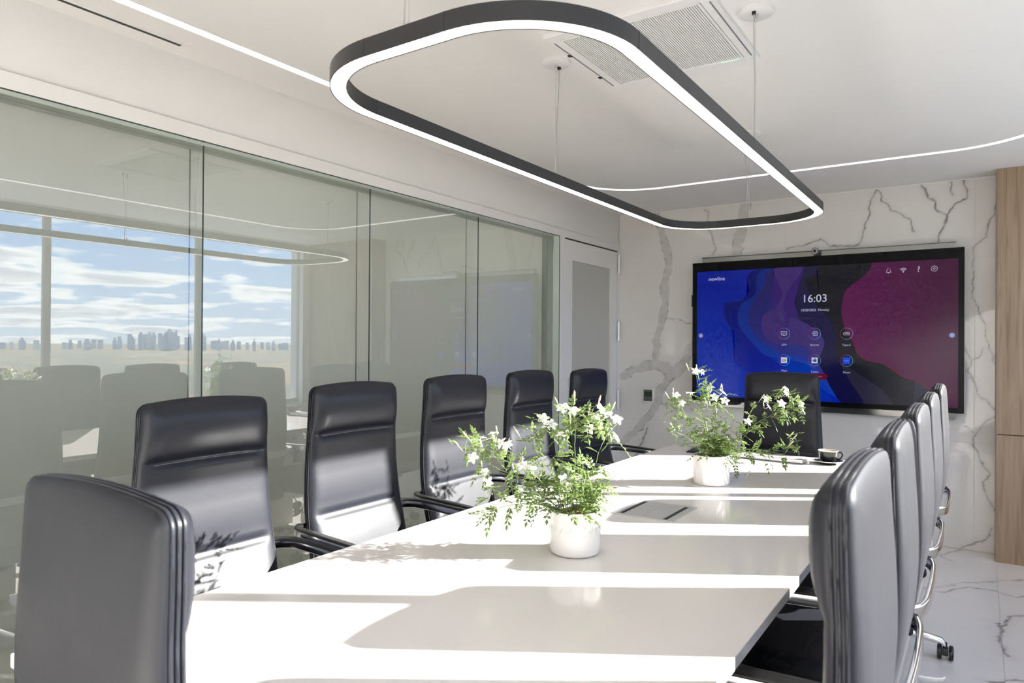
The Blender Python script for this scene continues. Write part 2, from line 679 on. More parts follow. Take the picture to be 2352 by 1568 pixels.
# measured on the stone surfaces and the screen (metres)
WALL_VEINS = [([(-2.206, 2.382), (-2.142, 2.238), (-2.11, 2.115), (-2.085, 2.05), (-2.081, 1.948), (-2.095, 1.851), (-2.113, 1.749), (-2.109, 1.637), (-2.123, 1.514), (-2.165, 1.38), (-2.181, 1.288), (-2.181, 1.189)], 0.0528), ([(-2.5, 1.041), (-2.406, 1.07), (-2.309, 1.115), (-2.188, 1.154), (-2.106, 1.12), (-2.058, 1.065)], 0.072), ([(-2.058, 1.055), (-2.0, 1.091), (-1.953, 1.158), (-1.908, 1.245), (-1.876, 1.29), (-1.845, 1.345)], 0.072), ([(-2.069, 1.033), (-2.116, 0.976), (-2.157, 0.928), (-2.167, 0.839), (-2.219, 0.745), (-2.306, 0.66), (-2.379, 0.562), (-2.453, 0.512), (-2.505, 0.472)], 0.0528), ([(-2.256, 0.618), (-2.298, 0.514), (-2.328, 0.447), (-2.374, 0.353)], 0.0115), ([(-2.108, 1.507), (-1.966, 1.491), (-1.877, 1.476)], 0.0034), ([(-2.137, 0.834), (-2.067, 0.82), (-2.009, 0.782)], 0.0034), ([(-1.777, 2.376), (-1.746, 2.342), (-1.751, 2.27), (-1.738, 2.182), (-1.711, 2.116), (-1.687, 2.056), (-1.72, 1.991)], 0.0046), ([(-1.471, 2.38), (-1.482, 2.273), (-1.505, 2.175), (-1.525, 2.071), (-1.525, 1.982), (-1.542, 1.877)], 0.072), ([(-1.176, 2.013), (-1.119, 2.028), (-1.057, 2.023), (-0.992, 2.047), (-0.931, 2.061), (-0.871, 2.01), (-0.735, 2.0), (-0.69, 2.002), (-0.669, 2.052), (-0.653, 2.147), (-0.632, 2.253), (-0.605, 2.337), (-0.595, 2.378)], 0.0069), ([(-0.595, 2.372), (-0.542, 2.282), (-0.455, 2.223), (-0.404, 2.171), (-0.373, 2.121), (-0.353, 2.073)], 0.0057), ([(-0.324, 2.38), (-0.282, 2.3), (-0.242, 2.25), (-0.222, 2.188), (-0.183, 2.15), (-0.203, 2.083), (-0.232, 2.028), (-0.236, 1.983)], 0.0092), ([(-0.087, 2.379), (-0.078, 2.311), (-0.082, 2.255), (-0.136, 2.226), (-0.174, 2.183), (-0.203, 2.106)], 0.0069), ([(-0.151, 2.376), (-0.155, 2.32), (-0.136, 2.284)], 0.0069), ([(0.085, 2.212), (0.066, 2.15), (0.051, 2.069), (0.04, 2.023), (0.001, 1.97), (-0.034, 1.937), (-0.036, 1.825), (-0.04, 1.677), (-0.035, 1.613), (-0.001, 1.565), (0.022, 1.465), (0.034, 1.381), (0.053, 1.318), (0.068, 1.271), (0.083, 1.181)], 0.0057), ([(-0.077, 1.317), (-0.05, 1.214), (-0.062, 1.149), (-0.019, 1.053), (0.011, 0.996), (0.057, 0.933), (0.084, 0.884)], 0.008), ([(-0.05, 1.22), (0.003, 1.243), (0.026, 1.29)], 0.0046), ([(0.084, 0.873), (0.025, 0.814), (-0.007, 0.759), (-0.037, 0.725), (-0.03, 0.663), (0.005, 0.597), (0.035, 0.536), (0.053, 0.493), (0.028, 0.436), (0.032, 0.389), (0.058, 0.324), (0.08, 0.272)], 0.0057), ([(-0.086, 0.793), (-0.061, 0.789), (-0.03, 0.758)], 0.0034), ([(0.079, 0.157), (0.059, 0.111), (0.013, 0.072), (-0.026, 0.058), (-0.051, 0.028), (-0.084, 0.006)], 0.008)]
FLOOR_VEINS = [([(-0.261, 4.348), (-0.18, 4.429), (-0.139, 4.478), (-0.066, 4.593), (0.004, 4.643), (0.081, 4.713), (0.132, 4.775), (0.21, 4.83)], 0.016), ([(-0.261, 4.348), (-0.16, 4.338), (-0.104, 4.441), (-0.045, 4.508), (0.045, 4.53), (0.124, 4.494), (0.17, 4.484), (0.197, 4.518)], 0.006), ([(0.183, 4.191), (0.132, 4.14), (0.112, 4.049), (0.078, 3.958), (0.084, 3.89), (0.076, 3.821), (0.08, 3.733), (0.096, 3.678), (0.108, 3.604)], 0.012), ([(0.148, 3.37), (0.093, 3.336), (0.042, 3.28)], 0.01), ([(-0.15, 5.008), (-0.199, 5.101), (-0.084, 5.329)], 0.006)]
SCREEN_LAYERS = {
 "A": [(-1.352, 1.866), (-1.415, 1.699), (-1.48, 1.635), (-1.585, 1.622), (-1.601, 1.583), (-1.596, 1.527), (-1.562, 1.448), (-1.523, 1.403), (-1.52, 1.303), (-1.533, 1.225), (-1.489, 1.149), (-1.391, 1.102), (-1.264, 1.105), (-1.141, 1.146), (-1.021, 1.133), (-0.943, 1.067), (-0.866, 0.967), (-0.808, 0.872), (-0.536, 0.882), (-0.539, 1.866)] ,
 "B": [(-1.284, 1.868), (-1.367, 1.687), (-1.469, 1.613), (-1.496, 1.525), (-1.479, 1.436), (-1.392, 1.326), (-1.307, 1.239), (-1.203, 1.198), (-1.101, 1.194), (-1.031, 1.18), (-0.972, 1.139), (-0.904, 1.037), (-0.762, 0.91), (-0.679, 0.879), (-0.536, 0.882), (-0.539, 1.866)] ,
 "Cc": [(-1.226, 1.867), (-1.309, 1.739), (-1.393, 1.611), (-1.42, 1.48), (-1.382, 1.392), (-1.307, 1.315), (-1.203, 1.252), (-1.101, 1.24), (-1.022, 1.212), (-0.953, 1.14), (-0.856, 1.019), (-0.734, 0.902), (-0.536, 0.882), (-0.539, 1.866)] ,
 "D": [(-1.235, 1.87), (-1.184, 1.701), (-1.189, 1.637), (-1.225, 1.579), (-1.287, 1.543), (-1.319, 1.511), (-1.324, 1.435), (-1.297, 1.37), (-1.245, 1.326), (-1.162, 1.311), (-1.052, 1.306), (-0.992, 1.265), (-0.982, 1.212), (-0.943, 1.203), (-0.905, 1.286), (-0.901, 1.338), (-0.944, 1.411), (-1.023, 1.464), (-1.143, 1.529), (-1.169, 1.583), (-1.144, 1.689), (-1.039, 1.865)] ,
 "Ee": [(-1.039, 1.865), (-1.114, 1.731), (-1.164, 1.604), (-1.168, 1.519), (-1.143, 1.455), (-1.052, 1.39), (-0.993, 1.317), (-0.973, 1.223), (-0.914, 1.141), (-0.847, 0.998), (-0.762, 0.9), (-0.536, 0.882), (-0.539, 1.866)] ,
 "Ff": [(-0.898, 1.865), (-0.946, 1.807), (-1.024, 1.779), (-1.004, 1.695), (-0.945, 1.578), (-0.868, 1.493), (-0.829, 1.39), (-0.824, 1.277), (-0.8, 1.205), (-0.671, 1.107), (-0.536, 1.011), (-0.449, 0.889), (-0.363, 0.892), (-0.367, 1.86)] ,
 "Gg": [(-0.54, 1.906), (-0.737, 1.613), (-0.83, 1.472), (-0.819, 1.277), (-0.791, 1.175), (-0.735, 1.064), (-0.661, 0.946), (-0.598, 0.849), (-0.28, 0.83), (-0.039, 0.846), (-0.002, 1.498), (-0.042, 1.892)] ,
 "M": [(-0.597, 1.865), (-0.628, 1.801), (-0.719, 1.724), (-0.765, 1.675), (-0.783, 1.594), (-0.783, 1.512), (-0.755, 1.41), (-0.708, 1.318), (-0.68, 1.248), (-0.626, 1.208), (-0.537, 1.19), (-0.476, 1.152), (-0.432, 1.114), (-0.364, 1.087), (-0.297, 1.06), (-0.255, 1.014), (-0.214, 0.949), (-0.198, 0.909), (-0.112, 0.91), (-0.111, 1.864)] ,
}
TV_AT = { "newline": (-1.656, 1.806), "clock": (-0.963, 1.634), "date": (-0.961, 1.554), "ops": (-1.166, 1.309), "sources": (-0.962, 1.31), "typec": (-0.757, 1.31), "meet": (-1.165, 1.126), "teams": (-0.961, 1.121), "zoom": (-0.756, 1.122), "sion": (-0.924, 1.089), "url": (-1.078, 1.496), "globe": (-1.178, 1.498), "bell": (-0.504, 1.806), "wifi": (-0.418, 1.805), "q": (-0.331, 1.805), "gear": (-0.243, 1.806), "r1": (-1.167, 1.39), "r2": (-0.962, 1.389), "r3": (-0.757, 1.388), "r4": (-1.166, 1.199), "r5": (-0.961, 1.201), "r6": (-0.757, 1.202), "b1": (-1.776, 1.376), "b2": (-0.145, 1.376) }
JASMINE_A_FLOWERS = [(-1.161, 1.566, 1.035), (-1.16, 1.633, 1.043), (-1.131, 1.496, 0.994), (-1.137, 1.558, 0.948), (-1.113, 1.541, 0.922), (-1.064, 1.561, 1.026), (-1.088, 1.565, 1.029), (-0.983, 1.514, 0.988), (-0.969, 1.535, 0.977), (-0.968, 1.565, 1.055), (-0.946, 1.554, 1.108), (-0.965, 1.599, 1.084), (-0.908, 1.533, 1.096), (-0.945, 1.654, 1.128), (-0.846, 1.537, 1.135), (-0.928, 1.621, 1.059), (-0.845, 1.622, 1.081), (-0.843, 1.654, 1.112), (-0.798, 1.594, 1.136), (-0.79, 1.611, 1.124), (-0.815, 1.725, 1.099), (-0.832, 1.751, 1.047), (-0.89, 1.569, 0.952)]
JASMINE_A_BUDS = [(-1.211, 1.538, 1.011), (-1.151, 1.499, 1.046), (-0.976, 1.561, 1.073), (-1.003, 1.521, 1.067), (-0.879, 1.601, 1.159), (-0.841, 1.61, 1.129), (-0.811, 1.605, 1.151), (-0.812, 1.685, 1.128), (-0.879, 1.579, 1.104)]
JASMINE_B_FLOWERS = [(-1.015, 2.697, 1.1), (-0.977, 2.756, 1.107), (-0.978, 2.665, 1.072), (-0.947, 2.733, 1.197), (-0.95, 2.814, 1.193), (-0.92, 2.835, 1.127), (-0.835, 2.725, 1.118), (-0.833, 2.745, 1.083), (-0.857, 2.695, 1.099), (-0.643, 2.923, 1.128), (-0.625, 2.846, 1.116), (-0.709, 2.882, 1.086), (-0.709, 2.924, 1.053), (-0.65, 2.883, 1.073), (-0.601, 3.002, 1.066), (-0.591, 2.991, 1.039), (-0.748, 2.762, 1.006), (-0.923, 2.761, 0.972)]
JASMINE_B_BUDS = [(-1.067, 2.741, 1.089), (-0.975, 2.721, 1.209), (-0.936, 2.83, 1.135), (-0.874, 2.822, 1.124), (-0.736, 2.911, 1.086), (-0.656, 2.872, 1.118), (-0.632, 3.035, 1.084), (-0.736, 2.778, 1.052), (-0.622, 2.903, 0.945), (-0.618, 2.941, 0.93), (-0.618, 3.007, 0.876), (-0.622, 2.892, 0.909), (-0.788, 2.91, 0.771)]
JASMINE_A_SHOOTS = [(-1.067, 1.425, 0.857), (-1.098, 1.56, 0.859), (-1.049, 1.432, 0.934), (-0.825, 1.755, 0.948), (-1.016, 1.523, 0.911), (-0.847, 1.666, 0.988), (-0.998, 1.602, 0.911), (-0.819, 1.662, 0.934), (-0.911, 1.547, 1.01), (-0.836, 1.571, 1.002), (-1.073, 1.543, 0.959), (-1.211, 1.609, 0.985), (-0.879, 1.603, 1.039), (-0.957, 1.482, 1.058)]
JASMINE_B_SHOOTS = [(-0.812, 2.918, 0.776), (-0.802, 2.79, 0.814), (-1.046, 2.742, 1.001), (-0.996, 2.588, 0.966), (-0.944, 2.639, 0.948), (-0.95, 2.753, 1.059), (-0.858, 2.799, 1.008), (-0.88, 2.758, 0.975), (-0.788, 2.799, 0.926), (-0.834, 2.838, 0.865), (-0.649, 2.918, 0.863), (-0.722, 2.941, 0.845), (-0.74, 2.875, 0.974), (-0.817, 2.838, 1.007), (-1.026, 2.713, 1.04), (-0.946, 2.851, 0.998)]

FLOOR_MORE = [([(-2.4, .1), (-1.9, .7), (-1.7, 1.3), (-1.2, 1.9), (-.9, 2.7), (-1.1, 3.4)], .012), ([(-.6, -.9), (-.2, .2), (.2, .9), (.1, 1.6), (.5, 2.1)], .012),
              ([(.55, 4.7), (.62, 4.1), (.9, 3.5)], .008), ([(-.9, 4.2), (-.5, 4.6), (-.35, 5.1)], .007)]


# ================================================================== the room
XL, XR, YB, YF, ZC = -2.51, 1.05, -1.25, 5.34, 2.385
HEAD, SILL = 2.345, .62
GX = -2.56                                            # front face of the partition glass

# ---- floor: slab and marble tiles with fine joints
floor = tag(obj('floor', nbox(XL - 1.7, XR + .2, YB - .2, YF + .2, -.15, -.0012), M['grout']), kind='structure')
xs = [-2.51, -2.318, -1.116, .086, 1.05]
ys = [-1.25, -.642, .558, 1.758, 2.958, 4.158, 5.34]
for i, (a, b) in enumerate(zip(xs[:-1], xs[1:])):
    for j, (c, d) in enumerate(zip(ys[:-1], ys[1:])):
        vis = a >= -1.2 and c > 1.6
        marble_tile('tile', a + .0005, b - .0005, c + .0005, d - .0005,
                    lambda u, v: np.stack([u, v, np.zeros_like(u)], 1),
                    FLOOR_VEINS + FLOOR_MORE, M['floor'], .008 if vis else .03, 5 + i * 7 + j, floor)

# ---- ceiling
ceiling = tag(obj('ceiling', nbox(XL - 1.7, XR + .2, YB - .2, YF + .2, ZC, ZC + .12), M['ceiling']), kind='structure')

# ---- end wall, marble panels
wall_end = tag(obj('wall_end', nbox(XL - .2, XR + .2, YF + .003, YF + .15, 0, ZC), M['grout']), kind='structure')
xs = [XL, -1.181, -.026, .10]
zs = [0, .69, 1.876, ZC]
for i, (a, b) in enumerate(zip(xs[:-1], xs[1:])):
    for j, (c, d) in enumerate(zip(zs[:-1], zs[1:])):
        marble_tile('panel', a + .0008, b - .0008, c + .0008, d - .0008,
                    lambda u, v: np.stack([u, np.full_like(u, YF), v], 1),
                    WALL_VEINS, M['marble'], .006, 3, wall_end)
obj('corner_bead', nbox(XL + .002, XL + .010, YF - .004, YF, 0, ZC), M['frame'], wall_end)
obj('top_bead', nbox(XL, .09, YF - .003, YF, ZC - .006, ZC), M['frame'], wall_end)

# ---- oak panelling in the far corner
wood_root = tag(obj('wall_oak', nbox(.092, XR, 5.156, YF, 0, ZC), M['gap']), kind='structure')
for a, b in ((.088, .569), (.571, XR)):
    for c, d in ((0, .770), (.775, ZC)):
        obj('panel', nbox(a, b, 5.14, 5.158, c, d, bev=.001, seg=1), M['wood'], wood_root)
obj('side_panel', nbox(.084, .092, 5.142, YF, 0, ZC), M['wood'], wood_root)

def pane_quad(name, x, y0, y1, z0, z1, facing, m, parent):
    me = bpy.data.meshes.new(name)
    f = (0, 1, 2, 3) if facing > 0 else (3, 2, 1, 0)
    me.from_pydata([(x, y0, z0), (x, y1, z0), (x, y1, z1), (x, y0, z1)], [], [f])
    me.materials.append(m)
    return link(name, me, parent)


# ---- glass partition and door along the corridor side
wall_left = tag(obj('wall_left', nbox(XL - .2, XL - .008, YB - .2, YF, 2.142, ZC), M['wall']), kind='structure')
obj('head_frame', nbox(XL - .15, XL + .004, YB, YF - .012, 2.083, 2.138, bev=.0015, seg=1), M['frame'], wall_left)
obj('reveal_groove', nbox(XL - .12, XL - .012, YB, YF, 2.137, 2.143), M['gap'], wall_left)
obj('head_gasket', nbox(XL - .004, XL + .003, YB, 4.337, 2.0805, 2.0835), M['glassedge'], wall_left)
obj('head_soffit', nbox(XL - .15, XL - .004, YB, 4.337, 2.0805, 2.084), M['reveal'], wall_left)
obj('jamb_reveal', nbox(XL - .15, XL - .001, 4.333, 4.341, 0, 2.081), M['reveal'], wall_left)
obj('jamb_gasket', nbox(XL - .002, XL + .003, 4.3335, 4.337, 0, 2.081), M['glassedge'], wall_left)
obj('jamb_post', nbox(XL - .15, XL + .004, 4.338, 4.408, 0, 2.084, bev=.0015, seg=1), M['frame'], wall_left)
obj('floor_channel', nbox(XL - .15, XL - .02, YB, 4.337, 0, .045), M['frame'], wall_left)
joints = [-1.25, -.22, .69, 1.601, 2.511, 3.426, 4.334]
for a, b in zip(joints[:-1], joints[1:]):
    pane_quad('pane', GX, a + .002, b - .002, .04, 2.082, 1, M['glass'], wall_left)
    obj('rear_pane', nbox(GX - .105, GX - .095, a + .002, b - .002, .04, 2.082), M['frost'], wall_left)
for y in joints[1:-1]:
    obj('pane_joint', nbox(GX - .004, GX + .001, y - .0018, y + .0018, .04, 2.082), M['glassedge'], wall_left)
    obj('rear_joint', nbox(GX - .096, GX - .0940, y - .0022, y + .0022, .04, 2.082), M['joint2'], wall_left)

door = tag(empty('door_1', (XL, 4.85, 0)), kind='structure')


def world_child(name, bm, m, parent, smooth=None):
    o = obj(name, bm, m, parent, smooth)
    o.matrix_parent_inverse = Matrix.Translation(-Vector(parent.location))
    return o


bm = bmesh.new()
for a in ((4.413, 4.528, .012, 2.072), (5.188, 5.292, .012, 2.072), (4.528, 5.188, 1.925, 2.072), (4.528, 5.188, .012, .22)):
    box(bm, XL - .045, XL, a[0], a[1], a[2], a[3])
world_child('leaf', bm, M['frame'], door)
world_child('glazing', nbox(XL - .03, XL - .018, 4.52, 5.196, .2, 1.935), M['doorglass'], door)
world_child('head_gap', nbox(XL - .03, XL + .001, 4.41, 5.296, 2.0725, 2.083), M['gap'], door)
world_child('frame_post', nbox(XL - .15, XL + .004, 5.297, YF - .004, 0, 2.084), M['frame'], door)
for z0 in (1.897, 1.337, .770):
    bm = bmesh.new()
    cyl(bm, (XL + .012, 5.302, z0), (XL + .012, 5.302, z0 + .0755), .0125, seg=18)
    cyl(bm, (XL + .012, 5.302, z0 + .0795), (XL + .012, 5.302, z0 + .155), .0125, seg=18)
    cyl(bm, (XL + .012, 5.302, z0 - .003), (XL + .012, 5.302, z0 + .158), .009, seg=14)
    world_child('hinge', bm, M['silver'], door, 40)
bm = bmesh.new()
sweep(bm, catmull([(XL, 4.475, 1.05), (XL + .045, 4.475, 1.052), (XL + .055, 4.475, 1.03), (XL + .055, 4.475, .90), (XL + .055, 4.475, .77), (XL + .045, 4.475, .75), (XL, 4.475, .752)], 6),
      rrect_prof(.022, .012, .004), upv=(0, 1, 0))
world_child('handle', bm, M['silver'], door, 40)

# ---- the corridor behind the frosted glass, with unseen glowing panels added to brighten the film
wall_corridor = tag(obj('wall_corridor', nbox(XL - 1.7, XL - 1.6, YB - .2, YF + .2, 0, ZC), M['wall']), kind='structure')
obj('corridor_end', nbox(XL - 1.6, XL - .2, YB - .2, YB - .1, 0, ZC), M['wall'], wall_corridor)
obj('corridor_end', nbox(XL - 1.6, XL - .2, YF + .1, YF + .2, 0, ZC), M['wall'], wall_corridor)
for y in (.1, 2.0, 3.9):
    obj('added_fill_panel', nbox(XL - 1.20, XL - .70, y - .55, y + .55, ZC - .008, ZC), M['added_fill'], ceiling)

# ---- window wall
wall_right = tag(obj('wall_right', nbox(XR, XR + .2, YB - .2, YF + .2, 0, SILL), M['wall']), kind='structure')
obj('window_ledge', nbox(XR - .03, XR + .2, YB, 5.14, SILL, SILL + .03, bev=.003), M['frame'], wall_right)
obj('window_head', nbox(XR, XR + .2, YB - .2, YF + .2, HEAD, ZC), M['wall'], wall_right)
obj('window_jamb', nbox(XR, XR + .2, 5.05, YF + .2, SILL, HEAD), M['wall'], wall_right)
obj('window_jamb', nbox(XR, XR + .2, YB - .2, -1.1, SILL, HEAD), M['wall'], wall_right)
mull = [-1.41, -.08, 1.235, 2.55, 3.865]
for y in mull[1:]:
    obj('mullion', nbox(XR + .055, XR + .105, y - .021, y + .021, SILL + .03, HEAD, bev=.002, seg=1), M['mullion'], wall_right)
bays = [(-1.1, -.101), (-.059, 1.214), (1.256, 2.529), (2.571, 3.844), (3.886, 5.05)]
for k, (a, b) in enumerate(bays):
    bm = bmesh.new()
    for q in ((a, b, SILL + .03, SILL + .075), (a, b, HEAD - .04, HEAD), (a, a + .007, SILL + .03, HEAD), (b - .007, b, SILL + .03, HEAD)):
        box(bm, XR + .065, XR + .10, *q)
    wnd = tag(obj('window_%d' % (k + 1), bm, M['mullion']), kind='structure')
    pane_quad('pane', XR + .085, a, b, SILL + .05, HEAD - .02, -1, M['winglass'], wnd)

wall_back = tag(obj('wall_back', nbox(XL - .2, XR + .2, YB - .15, YB, 0, ZC), M['wall']), kind='structure')

# ================================================================== outside, seen mirrored in the partition
def outside():
    rs = np.random.RandomState(4)
    az = np.radians(np.linspace(-25, 205, 260))       # from +Y towards +X
    rad = np.geomspace(70, 9000, 130)
    A, B = np.meshgrid(az, rad, indexing='ij')
    X, Y = np.sin(A) * B, np.cos(A) * B
    Z = -34 + (fbm(X / 26, Y / 26, 3) - .5) * 14 * np.clip(900 / B, .35, 1) + fbm(X / 900, Y / 900, 8) * 22 * np.clip(B / 3000, 0, 1)
    me = np_mesh('tree_canopy', np.stack([X.ravel(), Y.ravel(), Z.ravel()], 1), grid_quads(260, 130)[:, ::-1], None)
    m, nt, b = principled('autumn_treetops')
    L = nt.links.new
    tc = ND(nt, 'ShaderNodeTexCoord')
    n = ND(nt, 'ShaderNodeTexNoise')
    n.inputs['Scale'].default_value = .009
    n.inputs['Detail'].default_value = 5
    L(tc.outputs['Object'], n.inputs['Vector'])
    cr = ND(nt, 'ShaderNodeValToRGB')
    e = cr.color_ramp.elements
    e[0].position, e[0].color = .36, (.018, .045, .028, 1)
    e[1].position, e[1].color = .63, (.050, .060, .054, 1)
    x = e.new(.53)
    x.color = (.030, .050, .034, 1)
    x = e.new(.575)
    x.color = (.26, .13, .045, 1)
    L(n.outputs['Fac'], cr.inputs[0])
    L(cr.outputs[0], b.inputs['Base Color'])
    b.inputs['Roughness'].default_value = 1.0
    b.inputs['Specular IOR Level'].default_value = .1
    me.materials.append(m)
    tag(link('tree_canopy', me), 'autumn treetops spread out below the windows to the horizon', 'trees', kind='stuff')
    mb = [mat('haze_tinted_tower', c, .6, var=.15, vscale=.2) for c in ((.56, .64, .76), (.62, .69, .80), (.50, .59, .72))]  # distance haze is put into the tower colours
    spec = []
    for k in range(64):                               # skyline bearing about 47..72 degrees from +Y
        c = 60.3 + 12.5 * math.copysign(abs((k + .5) / 32 - 1) ** 1.45, k - 31.5) + rs.uniform(-.3, .3)
        h = 31 + 40 * math.exp(-((c - 60.5) / 3.4) ** 2) * rs.uniform(.25, 1.0) + rs.uniform(0, 8)
        spec.append((c, h, rs.uniform(7, 16), 2450 + 150 * (k % 3)))
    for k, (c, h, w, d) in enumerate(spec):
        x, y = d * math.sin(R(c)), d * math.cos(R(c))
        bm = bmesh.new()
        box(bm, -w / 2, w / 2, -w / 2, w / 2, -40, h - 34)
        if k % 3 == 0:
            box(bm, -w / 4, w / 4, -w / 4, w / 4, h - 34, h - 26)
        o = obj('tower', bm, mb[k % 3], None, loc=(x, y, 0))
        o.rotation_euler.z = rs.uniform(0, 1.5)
        tag(o, 'distant tower of the skyline, haze painted into its blue-grey colour, mirrored in the glass partition', 'building', 'towers of the distant skyline')


outside()

# ================================================================== ceiling fittings
def strip_light():
    x0, x1, y0, y1, r, w = -2.262, .31, -.55, 4.53, .45, .044
    bm = bmesh.new()
    sweep(bm, rr_path(x0, x1, y0, y1, r, 20, ZC - .001), [(-w / 2, -.001), (w / 2, -.001), (w / 2, .003), (-w / 2, .003)], closed=True)
    t = empty('ceiling_light_strip', (-.98, 2.0, ZC))
    tag(t, 'thin white light line looping round the ceiling with rounded corners', 'ceiling light')
    o = obj('diffuser', bm, M['strip'], t)
    o.matrix_parent_inverse = Matrix.Translation(-t.location)
    bm = bmesh.new()
    for s in (-1, 1):
        sweep(bm, rr_path(x0, x1, y0, y1, r, 20, ZC - .0012), [(s * w / 2 - .0012, -.0014), (s * w / 2 + .0012, -.0014), (s * w / 2 + .0012, .003), (s * w / 2 - .0012, .003)], closed=True)
    o = obj('trim_edge', bm, M['white_plastic'], t)
    o.matrix_parent_inverse = Matrix.Translation(-t.location)


strip_light()

t = empty('linear_air_diffuser', (-2.421, .5, ZC))
tag(t, 'narrow black slot of an air diffuser in the ceiling above the glass wall', 'air vent')
obj('slot', nbox(-.0075, .0075, -.9, .92, -.0040, .02), M['gap'], t)
bm = bmesh.new()
box(bm, -.024, -.0068, -.93, .95, -.0035, .01)
box(bm, .0068, .024, -.93, .95, -.0035, .01)
box(bm, -.0068, .0068, .92, .95, -.0035, .01)
obj('frame', bm, M['white_plastic'], t)


def cassette():
    t = empty('ceiling_air_conditioner', (-.979, 2.37, ZC))
    tag(t, 'white square cassette air conditioner with fine grille set in the ceiling', 'air conditioner')
    h = .295
    bm = bmesh.new()
    for q in ((-h, h, -h, -h + .045), (-h, h, h - .045, h), (-h, -h + .045, -h + .045, h - .045), (h - .045, h, -h + .045, h - .045)):
        box(bm, q[0], q[1], q[2], q[3], -.014, .01, bev=.002, seg=1)
    obj('frame', bm, M['white_plastic'], t)
    obj('back_plate', nbox(-h + .04, h - .04, -h + .04, h - .04, -.004, .01), M['greyface'], t)
    bm = bmesh.new()
    n = 62
    a = h - .052
    for i in range(n):
        x = -a + 2 * a * (i + .5) / n
        box(bm, x - .0027, x + .0027, -a, a, -.0115, -.0045)
    o = obj('grille', bm, M['grille'], t)
    o['kind'] = 'stuff'
    bm = bmesh.new()
    for q in ((-a - .004, a + .004, -a - .006, -a), (-a - .004, a + .004, a, a + .006), (-a - .006, -a, -a, a), (a, a + .006, -a, a)):
        box(bm, q[0], q[1], q[2], q[3], -.016, -.005)
    obj('grille_rim', bm, M['white_plastic'], t)
    for x in (-h + .016, h - .016):
        obj('louvre', nbox(x - .002, x + .002, -.24, .24, -.0155, -.0135), M['ring'], t)
    for y in (-.12, .13):
        obj('latch', nbox(-h + .004, -h + .018, y - .008, y + .008, -.017, -.013), M['plastic'], t)
    obj('indicator', nbox(h - .13, h - .06, h - .052, h - .049, -.0165, -.0155), M['greenled'], t)


cassette()


